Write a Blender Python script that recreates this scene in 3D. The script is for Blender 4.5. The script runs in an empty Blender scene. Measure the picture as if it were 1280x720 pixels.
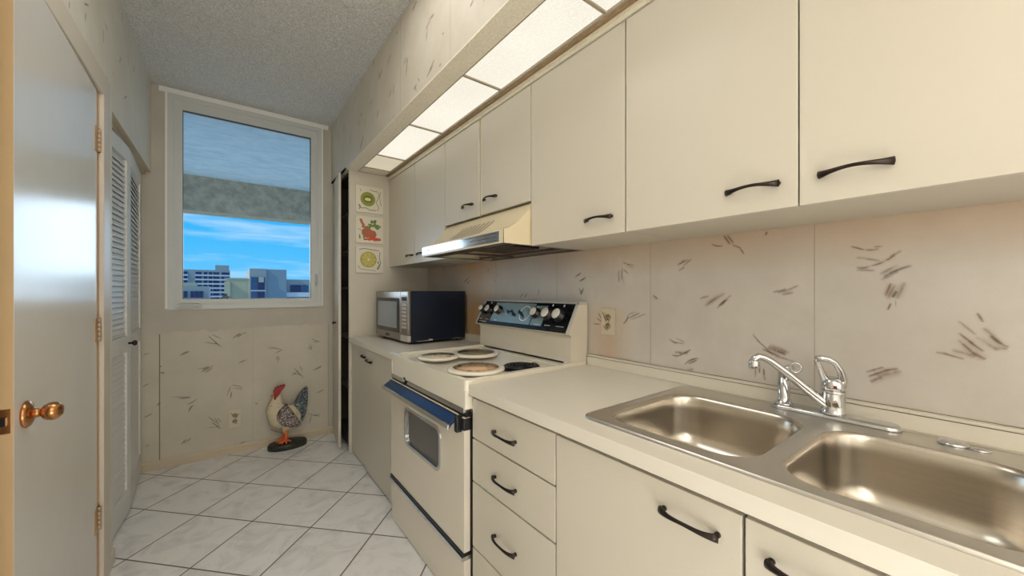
import bpy, bmesh, math, random
from mathutils import Vector, Matrix
random.seed(7)
C = bpy.context.scene.collection
PI = math.pi

# ------------------------------------------------------------------ materials
def srgb(r, g, b):
    f = lambda c: (c/255/12.92) if c/255 <= .04045 else ((c/255+.055)/1.055)**2.4
    return (f(r), f(g), f(b), 1)

class N:
    def __init__(s, name):
        s.m = bpy.data.materials.new(name); s.m.use_nodes = True
        s.t = s.m.node_tree; s.t.nodes.clear()
        s.out = s.n('ShaderNodeOutputMaterial')
    def n(s, typ, **kw):
        x = s.t.nodes.new(typ)
        for k, v in kw.items(): setattr(x, k, v)
        return x
    def l(s, a, b): s.t.links.new(a, b)
    def val(s, sock, v):
        if hasattr(v, 'is_linked'): s.l(v, sock)
        else: sock.default_value = v
    def math(s, op, a, b=0.0, clamp=False):
        x = s.n('ShaderNodeMath', operation=op, use_clamp=clamp)
        s.val(x.inputs[0], a); s.val(x.inputs[1], b); return x.outputs[0]
    def mix(s, f, a, b):
        x = s.n('ShaderNodeMix', data_type='RGBA')
        s.val(x.inputs[0], f); s.val(x.inputs[6], a); s.val(x.inputs[7], b); return x.outputs[2]
    def coord(s, scale=(1, 1, 1)):
        c = s.n('ShaderNodeTexCoord'); mp = s.n('ShaderNodeMapping'); mp.inputs['Scale'].default_value = scale
        s.l(c.outputs['Object'], mp.inputs[0]); return mp.outputs[0]
    def noise(s, scale, vec=None, detail=3, rough=.5):
        x = s.n('ShaderNodeTexNoise'); x.inputs['Scale'].default_value = scale
        x.inputs['Detail'].default_value = detail; x.inputs['Roughness'].default_value = rough
        s.l(vec or s.coord(), x.inputs['Vector']); return x.outputs['Fac']
    def ramp(s, f, p0, p1, c0=(0, 0, 0, 1), c1=(1, 1, 1, 1)):
        x = s.n('ShaderNodeValToRGB'); e = x.color_ramp.elements
        e[0].position = p0; e[0].color = c0; e[1].position = p1; e[1].color = c1
        s.l(f, x.inputs[0]); return x.outputs[0]
    def bsdf(s, col, rough=.5, metal=0, bump=None, bstr=.3, bdist=.01, spec=.5, **kw):
        b = s.n('ShaderNodeBsdfPrincipled')
        s.val(b.inputs['Base Color'], col); s.val(b.inputs['Roughness'], rough)
        b.inputs['Metallic'].default_value = metal; b.inputs['Specular IOR Level'].default_value = spec
        for k, v in kw.items(): s.val(b.inputs[k.replace('_', ' ')], v)
        if bump is not None:
            bm = s.n('ShaderNodeBump'); bm.inputs['Strength'].default_value = bstr; bm.inputs['Distance'].default_value = bdist
            s.l(bump, bm.inputs['Height']); s.l(bm.outputs[0], b.inputs['Normal'])
        s.l(b.outputs[0], s.out.inputs[0]); return b

def simple(name, rgb, rough=.5, metal=0, var=.06, scale=8, bstr=0, bscale=60, spec=.5, rvar=0):
    s = N(name); c = srgb(*rgb)
    d = tuple(x*(1-var) for x in c[:3])+(1,); e = tuple(min(1, x*(1+var)) for x in c[:3])+(1,)
    col = s.mix(s.noise(scale), d, e)
    r = rough
    if rvar:
        r = s.math('ADD', rough-rvar/2, s.math('MULTIPLY', s.noise(scale*2.3), rvar))
    s.bsdf(col, r, metal, s.noise(bscale) if bstr else None, bstr, .004, spec)
    return s.m

M = {}
M['laminate'] = simple('cream_laminate', (204, 197, 182), .33, var=.02, scale=1.5)
M['laminate_side'] = simple('cream_laminate_side', (200, 193, 178), .45, var=.04, scale=3)
M['stile'] = simple('cream_stile', (222, 214, 192), .45, var=.03)
M['counter'] = simple('cream_counter_laminate', (222, 216, 203), .34, var=.012, scale=1.5)
M['gap'] = simple('dark_gap', (64, 48, 34), .8)
M['dark_inside'] = simple('dark_brown_interior', (66, 54, 48), .7, var=.15)
M['shelf'] = simple('brown_shelf', (120, 108, 98), .6)
M['bronze'] = simple('dark_bronze', (58, 50, 46), .3, metal=.85, var=.25, scale=40)
M['chrome'] = simple('chrome', (215, 216, 218), .12, metal=1, var=.02)
M['brass'] = simple('worn_brass', (186, 132, 84), .22, metal=1, var=.2, scale=30)
M['old_hinge'] = simple('painted_hinge', (186, 158, 126), .45, metal=.4, var=.1)
M['enamel'] = simple('almond_enamel', (222, 214, 198), .14, var=.02, scale=3)
M['enamel_white'] = simple('cooktop_enamel', (232, 226, 210), .16, var=.03)
M['black'] = simple('black_plastic', (20, 20, 22), .3)
M['black_gloss'] = simple('black_glass', (18, 22, 28), .06)
M['oven_glass'] = simple('oven_window_glass', (84, 82, 78), .06, var=.02, spec=.9)
M['white_paint'] = simple('white_gloss_paint', (216, 214, 208), .2, var=.03, scale=5, bstr=.12, bscale=9, spec=.9)
M['louver'] = simple('white_louver_paint', (220, 220, 216), .4, var=.03)
M['window_white'] = simple('window_frame_white', (206, 209, 206), .35, var=.02)
M['trim'] = simple('beige_trim_paint', (196, 182, 156), .45, var=.06, scale=6)
M['casing'] = simple('casing_paint', (206, 198, 184), .4, var=.04)
M['wood_raw'] = simple('worn_brown_wood', (164, 138, 106), .6, var=.3, scale=30)
M['wood_strip'] = simple('stained_jamb_wood', (178, 142, 108), .6, var=.12, scale=12)
M['edge_paint'] = simple('aged_door_edge', (196, 166, 122), .5, var=.06, scale=3)
M['grid'] = simple('light_grid_beige', (168, 156, 134), .5, var=.08)
M['orange'] = simple('orange_paint', (226, 110, 58), .5, var=.1)
M['red'] = simple('red_comb_paint', (150, 34, 36), .5, var=.35, scale=60)
M['cream_rooster'] = simple('cream_rooster_paint', (206, 192, 160), .5, var=.12, scale=40)
M['mw_side'] = simple('microwave_black_shell', (13, 25, 44), .3, var=.4, scale=4, bstr=.1, bscale=200)
M['mw_front'] = simple('brushed_microwave_front', (150, 142, 134), .22, metal=.85, var=.06)
M['mw_glass'] = simple('microwave_window_glass', (150, 160, 168), .1, metal=.4, var=.03)  # pale blue-white reflection put into the glass colour
M['mw_key'] = simple('microwave_key_grey', (190, 184, 176), .4)
M['outlet'] = simple('papered_outlet_plate', (206, 196, 174), .6, var=.04)
M['outlet_socket'] = simple('outlet_socket', (158, 144, 120), .5)
M['plaque'] = simple('white_ceramic_plaque', (222, 216, 198), .3, var=.03)
M['plaque_edge'] = simple('plaque_relief_line', (128, 118, 102), .5)
M['kiwi'] = simple('kiwi_green', (140, 150, 56), .5, var=.3, scale=70)
M['kiwi_pale'] = simple('kiwi_pale_core', (220, 216, 170), .5, var=.1)
M['kiwi_dark'] = simple('kiwi_dark_ring', (98, 110, 38), .5, var=.3, scale=90)
M['lemon'] = simple('lemon_yellow', (188, 176, 88), .5, var=.25, scale=60)
M['lemon_rind'] = simple('lemon_rind', (160, 152, 74), .5)
M['terracotta'] = simple('terracotta', (176, 96, 66), .5, var=.2, scale=40)
M['herb'] = simple('herb_green', (104, 132, 62), .5, var=.4, scale=90)
M['chilli'] = simple('chilli_red', (200, 70, 48), .45, var=.2, scale=40)
M['coil'] = simple('burner_coil', (42, 42, 44), .4, metal=.6)
M['drip'] = simple('drip_pan', (90, 88, 86), .3, metal=.9)
M['cap'] = simple('silver_knob_cap', (236, 234, 228), .3, metal=.1, var=.2, scale=160)
M['glow_mark'] = simple('pale_print', (206, 214, 220), .5)
M['rubber'] = simple('rubber', (30, 30, 30), .8)
M['filler'] = simple('white_room_paint', (214, 208, 196), .6, var=.02)
M['red_dot'] = simple('red_dot', (130, 20, 20), .4)

def m_ceiling():
    s = N('popcorn_ceiling'); v = s.n('ShaderNodeTexVoronoi'); v.inputs['Scale'].default_value = 95
    s.l(s.coord(), v.inputs['Vector']); n = s.noise(150, detail=4, rough=.7)
    h = s.math('ADD', s.math('MULTIPLY', v.outputs['Distance'], -1.0), n)
    col = s.mix(s.ramp(n, .38, .62), srgb(206, 203, 196), srgb(252, 251, 248))
    s.bsdf(col, .9, bump=h, bstr=.85, bdist=.012); return s.m
M['ceiling'] = m_ceiling()

def m_wallpaper(name, c0, c1, c2, stain=None):
    s = N(name)
    a = s.ramp(s.noise(2.6, detail=4), .3, .7); b = s.ramp(s.noise(7, detail=5, rough=.65), .35, .75)
    col = s.mix(a, srgb(*c0), srgb(*c1)); col = s.mix(s.math('MULTIPLY', b, .5), col, srgb(*c2))
    if stain:
        sp = s.n('ShaderNodeSeparateXYZ'); s.l(s.coord(), sp.inputs[0])
        top = s.math('MULTIPLY', s.math('SUBTRACT', sp.outputs[2], 1.36), 6.5, True)
        y = sp.outputs[1]
        near = s.math('SUBTRACT', 1.0, s.math('MULTIPLY', s.math('ABSOLUTE', s.math('SUBTRACT', y, 2.42)), 2.6), True)
        near2 = s.math('SUBTRACT', 1.0, s.math('MULTIPLY', s.math('ABSOLUTE', s.math('SUBTRACT', y, 1.17)), 7.0), True)
        low = s.math('MULTIPLY', s.math('SUBTRACT', 1.26, sp.outputs[2]), 12, True)
        hood = s.math('SUBTRACT', 1.0, s.math('MULTIPLY', s.math('ABSOLUTE', s.math('SUBTRACT', y, 1.75)), 2.2), True)
        st = s.math('ADD', s.math('MULTIPLY', near, .95), s.math('MULTIPLY', s.math('MULTIPLY', near2, low), .45), True)
        st = s.math('ADD', s.math('MULTIPLY', st, s.math('ADD', .5, s.math('MULTIPLY', low, .5))), s.math('MULTIPLY', top, .5), True)
        nn = s.math('ADD', .6, s.math('MULTIPLY', s.noise(5, detail=5), .7))
        col = s.mix(s.math('MULTIPLY', st, nn, True), col, srgb(*stain))
        col = s.mix(s.math('MULTIPLY', s.math('MULTIPLY', hood, .35), nn, True), col, srgb(196, 200, 206))  # pale bluish light around the hood, painted into the wallpaper colour
    s.bsdf(col, .5, bump=s.noise(220, detail=2), bstr=.12, bdist=.002); return s.m
M['paper_right'] = m_wallpaper('wallpaper_right', (214, 208, 200), (200, 194, 187), (188, 178, 168), stain=(198, 158, 108))
M['paper_back'] = m_wallpaper('wallpaper_back', (206, 198, 182), (196, 188, 170), (180, 176, 162))
M['paper_soffit'] = m_wallpaper('wallpaper_soffit', (214, 206, 190), (204, 196, 180), (192, 180, 156))
M['paper_left'] = m_wallpaper('wallpaper_left', (226, 224, 214), (218, 214, 202), (206, 202, 184))
def m_bare():
    s = N('primed_wall'); col = s.mix(s.ramp(s.noise(3, detail=5), .35, .7), srgb(196, 190, 178), srgb(184, 178, 166))
    s.bsdf(col, .7, bump=s.noise(30), bstr=.1, bdist=.003); return s.m
M['bare'] = m_bare()
def m_soffit_board():
    s = N('textured_soffit_board'); n = s.noise(110, detail=4, rough=.7)
    col = s.mix(s.ramp(n, .4, .6), srgb(228, 219, 198), srgb(244, 236, 218))
    s.bsdf(col, .7, bump=n, bstr=.35, bdist=.004); return s.m
M['soffit_board'] = m_soffit_board()

def m_stroke(name, rgb, amax):
    s = N(name); uv = s.n('ShaderNodeUVMap'); sp = s.n('ShaderNodeSeparateXYZ'); s.l(uv.outputs[0], sp.inputs[0])
    w = s.math('SUBTRACT', 1.0, s.math('ABSOLUTE', s.math('SUBTRACT', s.math('MULTIPLY', sp.outputs[1], 2.0), 1.0)), True)
    u = sp.outputs[0]; tp = s.math('MULTIPLY', s.math('MULTIPLY', u, s.math('SUBTRACT', 1.0, u)), 4.0, True)
    n = s.noise(60, s.coord((1, 1, 1)), detail=2)
    al = s.math('MULTIPLY', s.math('MULTIPLY', s.math('POWER', w, 1.1), s.math('POWER', tp, .6)), s.math('MULTIPLY', s.ramp(n, .15, .5), amax), True)
    d = s.n('ShaderNodeBsdfDiffuse'); d.inputs[0].default_value = srgb(*rgb)
    t = s.n('ShaderNodeBsdfTransparent'); mx = s.n('ShaderNodeMixShader')
    s.l(al, mx.inputs[0]); s.l(t.outputs[0], mx.inputs[1]); s.l(d.outputs[0], mx.inputs[2]); s.l(mx.outputs[0], s.out.inputs[0])
    return s.m
SM = [m_stroke('feather_grey', (164, 150, 136), .52), m_stroke('feather_brown', (168, 124, 98), .6),
      m_stroke('feather_dark', (120, 100, 86), .62), m_stroke('feather_faint', (178, 158, 144), .3)]

def m_floor():
    s = N('marble_tile_floor'); sp = s.n('ShaderNodeSeparateXYZ'); s.l(s.coord(), sp.inputs[0])
    p = s.math('DIVIDE', s.math('SUBTRACT', sp.outputs[0], .113), .2525); q = s.math('DIVIDE', s.math('SUBTRACT', sp.outputs[1], 2.582), .2625)
    a = s.math('MULTIPLY', s.math('ADD', p, q), .5); b = s.math('MULTIPLY', s.math('SUBTRACT', p, q), .5)
    def edge(x):
        fr = s.math('SUBTRACT', x, s.math('ROUND', x)); return s.math('ABSOLUTE', fr)
    e = s.math('MINIMUM', edge(a), edge(b))
    g = s.ramp(e, .007, .012, (1, 1, 1, 1), (0, 0, 0, 1))
    cell = s.n('ShaderNodeCombineXYZ'); s.l(s.math('FLOOR', a), cell.inputs[0]); s.l(s.math('FLOOR', b), cell.inputs[1])
    wn = s.n('ShaderNodeTexWhiteNoise'); s.l(cell.outputs[0], wn.inputs['Vector'])
    off = s.n('ShaderNodeVectorMath', operation='MULTIPLY_ADD'); s.l(wn.outputs['Color'], off.inputs[0]); off.inputs[1].default_value = (9, 9, 9)
    s.l(s.coord(), off.inputs[2])
    ve = s.n('ShaderNodeTexNoise'); ve.inputs['Scale'].default_value = 6; ve.inputs['Detail'].default_value = 6; ve.inputs['Roughness'].default_value = .62; ve.inputs['Distortion'].default_value = 1.3
    s.l(off.outputs[0], ve.inputs['Vector'])
    vein = s.ramp(ve.outputs['Fac'], .46, .72)
    col = s.mix(vein, srgb(240, 239, 237), srgb(212, 212, 213))
    col = s.mix(s.math('MULTIPLY', wn.outputs['Value'], .12), col, srgb(206, 204, 198))
    col = s.mix(g, col, srgb(104, 84, 70))
    s.bsdf(col, s.math('ADD', .22, s.math('MULTIPLY', g, .5)), bump=s.math('SUBTRACT', 1.0, g), bstr=.3, bdist=.003); return s.m
M['floor'] = m_floor()

def m_steel():
    s = N('brushed_steel'); n = s.noise(12, s.coord((60, 60, 60)), detail=2)
    n2 = s.noise(4, s.coord((1, 1, 40)), detail=2)
    col = s.mix(n, srgb(206, 203, 197), srgb(222, 219, 213)); col = s.mix(s.math('MULTIPLY', n2, .3), col, srgb(196, 190, 180))
    s.bsdf(col, .3, 1, bump=n, bstr=.04, bdist=.001); return s.m
M['steel'] = m_steel()
def m_bowl():
    s = N('brushed_steel_bowl'); n = s.noise(5, s.coord((2, 2, 60)), detail=3)
    col = s.mix(n, srgb(192, 184, 172), srgb(214, 207, 196))
    s.bsdf(col, .27, 1, bump=s.noise(8, s.coord((3, 3, 90)), detail=2), bstr=.05, bdist=.001); return s.m
M['bowl'] = m_bowl()
def m_plates(name, c1, c2, c3):
    s = N(name); v = s.n('ShaderNodeTexVoronoi'); v.inputs['Scale'].default_value = 26; s.l(s.coord(), v.inputs['Vector'])
    n = s.noise(26, detail=4)
    col = s.mix(s.ramp(n, .4, .6), srgb(*c1), srgb(*c2)); col = s.mix(s.ramp(v.outputs['Distance'], .15, .4), col, srgb(*c3))
    s.bsdf(col, .25); return s.m
M['print_a'] = m_plates('cover_print_dark_fruit', (60, 62, 44), (170, 92, 74), (214, 200, 176))
M['print_b'] = m_plates('cover_print_olive', (84, 80, 52), (150, 116, 80), (120, 112, 86))
M['print_c'] = m_plates('cover_print_russet', (88, 70, 34), (168, 84, 44), (214, 176, 138))
def m_flecks(name, base, fleck, lo, hi, sc):
    s = N(name); n = s.noise(sc, s.coord((1, 1, 1.6)), detail=2, rough=.5)
    x = s.n('ShaderNodeTexNoise'); x.inputs['Scale'].default_value = sc; x.inputs['Detail'].default_value = 1.5; x.inputs['Distortion'].default_value = 1.5
    s.l(s.coord((1, 1, 1.5)), x.inputs['Vector'])
    d = s.math('ABSOLUTE', s.math('SUBTRACT', x.outputs['Fac'], .5))
    col = s.mix(s.ramp(d, lo, hi), srgb(*fleck), srgb(*base)); s.bsdf(col, .45); return s.m
M['cream_rooster'] = m_flecks('cream_rooster_feathers', (208, 196, 166), (120, 108, 88), .004, .012, 26)
M['wing'] = m_flecks('speckled_wing', (58, 30, 36), (214, 206, 196), .02, .05, 45)
M['tail'] = m_flecks('speckled_tail', (26, 40, 46), (150, 166, 166), .012, .035, 34)
M['base_dark'] = m_flecks('rooster_base_paint', (30, 34, 28), (74, 70, 56), .01, .03, 30)

def m_glow(name, rgb, st):
    s = N(name); e = s.n('ShaderNodeEmission'); v = s.n('ShaderNodeTexVoronoi'); v.inputs['Scale'].default_value = 120; s.l(s.coord(), v.inputs['Vector'])
    c = srgb(*rgb); n = s.noise(2.2)
    k = s.math('ADD', .82, s.math('ADD', s.math('MULTIPLY', v.outputs['Distance'], .18), s.math('MULTIPLY', n, .2)))
    col = s.n('ShaderNodeMix', data_type='RGBA', blend_type='MULTIPLY'); col.inputs[0].default_value = 1
    col.inputs[6].default_value = c; s.l(k, col.inputs[7]); s.l(col.outputs[2], e.inputs[0]); e.inputs[1].default_value = st
    s.l(e.outputs[0], s.out.inputs[0]); return s.m
M['glow'] = m_glow('lit_frosted_panel', (250, 243, 226), .93)
M['glow_dim'] = m_glow('dim_frosted_panel', (232, 220, 190), .72)

def m_glass():
    s = N('window_glass'); t = s.n('ShaderNodeBsdfTransparent'); t.inputs[0].default_value = (.95, .97, .98, 1)
    g = s.n('ShaderNodeBsdfGlossy'); g.inputs[1].default_value = .02
    fr = s.n('ShaderNodeFresnel'); fr.inputs[0].default_value = 1.4
    mx = s.n('ShaderNodeMixShader'); s.l(s.math('MULTIPLY', fr.outputs[0], .08), mx.inputs[0]); s.l(t.outputs[0], mx.inputs[1]); s.l(g.outputs[0], mx.inputs[2])
    s.l(mx.outputs[0], s.out.inputs[0]); return s.m
M['glass'] = m_glass()
def m_stucco(name, a, b, sc, st):
    s = N(name); n = s.noise(sc, s.coord((1, 1.8, 1)), detail=5, rough=.65)
    col = s.mix(s.ramp(n, .35, .65), srgb(*a), srgb(*b)); s.bsdf(col, .85, bump=n, bstr=st, bdist=.05); return s.m
M['stucco'] = m_stucco('balcony_stucco', (176, 208, 232), (204, 228, 244), 5.0, 1.0)
M['beam'] = m_stucco('balcony_beam_concrete', (150, 146, 132), (184, 178, 160), 9, .9)
M['far_grey'] = simple('far_grey_wall', (150, 158, 158), .8, var=.04, scale=.3)
M['far_blue'] = simple('far_blue_grey_wall', (132, 150, 160), .8, var=.04, scale=.3)
M['far_beige'] = simple('far_beige_wall', (184, 180, 150), .8, var=.05, scale=.3)
M['far_white'] = simple('far_white_band', (206, 210, 214), .8, var=.04, scale=.3)
M['far_window'] = simple('far_dark_window', (24, 44, 92), .3, var=.3, scale=.6)
M['far_window_b'] = simple('far_blue_window', (44, 84, 120), .2, var=.3, scale=.8)
M['far_blind'] = simple('far_window_blind', (176, 178, 168), .8)
M['leaf'] = simple('tree_green_grey', (84, 92, 84), .8, var=.4, scale=3)
M['ground'] = simple('distant_ground', (176, 180, 170), .9, var=.2, scale=.02)

# ------------------------------------------------------------------ mesh helpers
def box(bm, x0, x1, y0, y1, z0, z1, mi=0, bev=0):
    r = bmesh.ops.create_cube(bm, size=1)
    vs = r['verts']
    for v in vs:
        v.co = Vector((x0+(v.co.x+.5)*(x1-x0), y0+(v.co.y+.5)*(y1-y0), z0+(v.co.z+.5)*(z1-z0)))
    fs = list({f for v in vs for f in v.link_faces})
    for f in fs: f.material_index = mi
    if bev:
        es = list({e for v in vs for e in v.link_edges})
        rr = bmesh.ops.bevel(bm, geom=es, offset=bev, segments=2, profile=.5, affect='EDGES')
        for f in rr['faces']: f.material_index = mi
    return vs

def prism(bm, poly, axis, a0, a1, mi=0, bev=0):
    """poly in the two other axes (in xyz order), extruded a0..a1 on axis."""
    def P(p, a):
        q = list(p); q.insert(axis, a); return Vector(q)
    va = [bm.verts.new(P(p, a0)) for p in poly]; vb = [bm.verts.new(P(p, a1)) for p in poly]
    fs = [bm.faces.new(va), bm.faces.new(vb[::-1])]
    n = len(poly)
    for i in range(n): fs.append(bm.faces.new((va[i], vb[i], vb[(i+1) % n], va[(i+1) % n])))
    for f in fs: f.material_index = mi
    bmesh.ops.recalc_face_normals(bm, faces=fs)
    if bev:
        es = list({e for f in fs for e in f.edges})
        rr = bmesh.ops.bevel(bm, geom=es, offset=bev, segments=2, profile=.5, affect='EDGES')
        for f in rr['faces']: f.material_index = mi
    return va+vb

def frames(pts):
    out = []; up = Vector((0, 0, 1)); prev = None
    for i, p in enumerate(pts):
        t = (pts[min(i+1, len(pts)-1)]-pts[max(i-1, 0)]).normalized()
        if prev is None:
            a = up if abs(t.dot(up)) < .95 else Vector((1, 0, 0))
            n = (a-t*a.dot(t)).normalized()
        else:
            n = (prev-t*prev.dot(t)).normalized()
        prev = n; out.append((t, n, t.cross(n)))
    return out

def tube(bm, pts, r, seg=10, mi=0, cap=True, ry=None):
    pts = [Vector(p) for p in pts]; rs = r if isinstance(r, (list, tuple)) else [r]*len(pts)
    rys = ry if isinstance(ry, (list, tuple)) else ([ry]*len(pts) if ry else rs)
    rings = []
    for p, (t, n, b), a, c in zip(pts, frames(pts), rs, rys):
        rings.append([bm.verts.new(p+n*(a*math.cos(2*PI*k/seg))+b*(c*math.sin(2*PI*k/seg))) for k in range(seg)])
    fs = []
    for A, B in zip(rings, rings[1:]):
        for k in range(seg): fs.append(bm.faces.new((A[k], A[(k+1) % seg], B[(k+1) % seg], B[k])))
    if cap: fs += [bm.faces.new(rings[0][::-1]), bm.faces.new(rings[-1])]
    for f in fs: f.material_index = mi; f.smooth = True
    return [v for R in rings for v in R]

def lathe(bm, prof, c, axis=(0, 0, 1), seg=24, mi=0, cap=True):
    """prof: list of (radius, distance along axis)."""
    ax = Vector(axis).normalized(); a = Vector((0, 0, 1)) if abs(ax.z) < .9 else Vector((1, 0, 0))
    n = (a-ax*a.dot(ax)).normalized(); b = ax.cross(n); c = Vector(c); rings = []
    for r, h in prof:
        rings.append([bm.verts.new(c+ax*h+(n*math.cos(2*PI*k/seg)+b*math.sin(2*PI*k/seg))*max(r, 1e-5)) for k in range(seg)])
    fs = []
    for A, B in zip(rings, rings[1:]):
        for k in range(seg): fs.append(bm.faces.new((A[k], A[(k+1) % seg], B[(k+1) % seg], B[k])))
    if cap: fs += [bm.faces.new(rings[0][::-1]), bm.faces.new(rings[-1])]
    for f in fs: f.material_index = mi; f.smooth = True
    return fs

def loop_fill(bm, loops, mi=0):
    """flat face(s) with holes: loops = list of lists of Vectors, first is the outer one."""
    es = []; out = []
    for L in loops:
        vs = [bm.verts.new(p) for p in L]; out.append(vs)
        es += [bm.edges.new((vs[i], vs[(i+1) % len(vs)])) for i in range(len(vs))]
    r = bmesh.ops.triangle_fill(bm, use_beauty=True, edges=es)
    for g in r['geom']:
        if isinstance(g, bmesh.types.BMFace): g.material_index = mi
    return out

def plate(bm, loops, off, mi=0):
    """solid slab with holes; loops as above; off = thickness vector."""
    off = Vector(off)
    A = loop_fill(bm, loops, mi); B = loop_fill(bm, [[p+off for p in L] for L in loops], mi)
    for a, b in zip(A, B):
        n = len(a)
        for i in range(n): bm.faces.new((a[i], a[(i+1) % n], b[(i+1) % n], b[i])).material_index = mi
    bmesh.ops.recalc_face_normals(bm, faces=bm.faces[:])

def rrect(x0, x1, y0, y1, r, n=6):
    out = []
    for cx, cy, a0 in ((x1-r, y1-r, 0), (x0+r, y1-r, 90), (x0+r, y0+r, 180), (x1-r, y0+r, 270)):
        for k in range(n+1):
            a = math.radians(a0+90*k/n); out.append((cx+r*math.cos(a), cy+r*math.sin(a)))
    return out

def strokes(bm, data, place, mi0=1):
    """brush-stroke feathers printed on wallpaper. place(a, z, lift) -> Vector"""
    uv = bm.loops.layers.uv.verify()
    data = [(a, b, c, d, e, w*2.6+2, 3) for a, b, c, d, e, w, k in data if w > 3]+list(data)
    for i, (a0, z0, a1, z1, curve, w, k) in enumerate(data):
        L = math.hypot(a1-a0, z1-z0) or 1e-3; dx, dz = (a1-a0)/L, (z1-z0)/L; nx, nz = -dz, dx
        n = 7; w = w*.00045+.0006; lift = .0004+.00003*(i % 19); rows = []
        for j in range(n+1):
            t = j/n; c = 4*t*(1-t)*curve*L; ca, cz = a0+dx*L*t+nx*c, z0+dz*L*t+nz*c
            rows.append((place(ca+nx*w, cz+nz*w, lift), place(ca-nx*w, cz-nz*w, lift), t))
        for A, B in zip(rows, rows[1:]):
            vs = [bm.verts.new(A[0]), bm.verts.new(A[1]), bm.verts.new(B[1]), bm.verts.new(B[0])]
            f = bm.faces.new(vs); f.material_index = mi0+k
            for lp, q in zip(f.loops, ((A[2], 0), (A[2], 1), (B[2], 1), (B[2], 0))): lp[uv].uv = q

def obj(name, bm, mats, parent=None, smooth=False, weld=False):
    me = bpy.data.meshes.new(name)
    if weld: bmesh.ops.remove_doubles(bm, verts=bm.verts[:], dist=1e-5)
    bm.to_mesh(me); bm.free()
    for m in (mats if isinstance(mats, (list, tuple)) else [mats]): me.materials.append(M[m] if isinstance(m, str) else m)
    if smooth:
        for p in me.polygons: p.use_smooth = True
    o = bpy.data.objects.new(name, me); C.objects.link(o)
    if parent is not None:
        o.parent = parent
        w = Vector((0, 0, 0)); q = parent
        while q is not None: w += q.location; q = q.parent
        o.location = -w
    return o
def B(): return bmesh.new()
def bobj(name, mats, parent, *boxes, bev=0):
    bm = B()
    for b in boxes: box(bm, *b[:6], mi=b[6] if len(b) > 6 else 0, bev=bev)
    return obj(name, bm, mats, parent)
def tag(o, label, cat, group=None):
    o['label'] = label; o['category'] = cat
    if group: o['group'] = group
    return o
def thing(name, loc, label, cat, group=None):
    o = bpy.data.objects.new(name, None); C.objects.link(o); o.location = loc; o.empty_display_size = .1
    return tag(o, label, cat, group)
def struct(name, bm, mats, parent=None):
    o = obj(name, bm, mats, parent); o['kind'] = 'structure'; return o
def sroot(name, loc=(0, 0, 0)):
    o = bpy.data.objects.new(name, None); C.objects.link(o); o.location = loc; o['kind'] = 'structure'; return o
def V(*a): return Vector(a)
M['panel_blue'] = simple('panel_blue_grey', (164, 190, 200), .25, metal=.5, var=.12, scale=14)
M['enamel_hood'] = simple('aged_almond_enamel', (218, 204, 172), .25, var=.05, scale=5)
M['slot_grey'] = simple('vent_slot_grey', (92, 86, 78), .6)
M['grease_black'] = simple('greasy_black', (26, 20, 18), .35, var=.5, scale=25)
M['grease_metal'] = simple('greasy_metal', (120, 108, 96), .35, metal=.7, var=.5, scale=30)
M['chrome_soft'] = simple('soft_chrome', (206, 206, 206), .35, metal=.2, var=.03)
M['seam'] = simple('paper_seam', (122, 112, 96), .7)
M['pale_gap'] = simple('shadow_gap_cream', (150, 140, 118), .7)
M['bright_white'] = simple('bright_white_paint', (240, 240, 236), .5, var=.02)
M['jamb'] = simple('jamb_tan', (196, 168, 140), .6, var=.08)
M['navy_reflection'] = simple('handle_navy_reflection', (66, 82, 112), .15, metal=.9, var=.1)  # navy reflection on the chrome handle face, put into its colour
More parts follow.
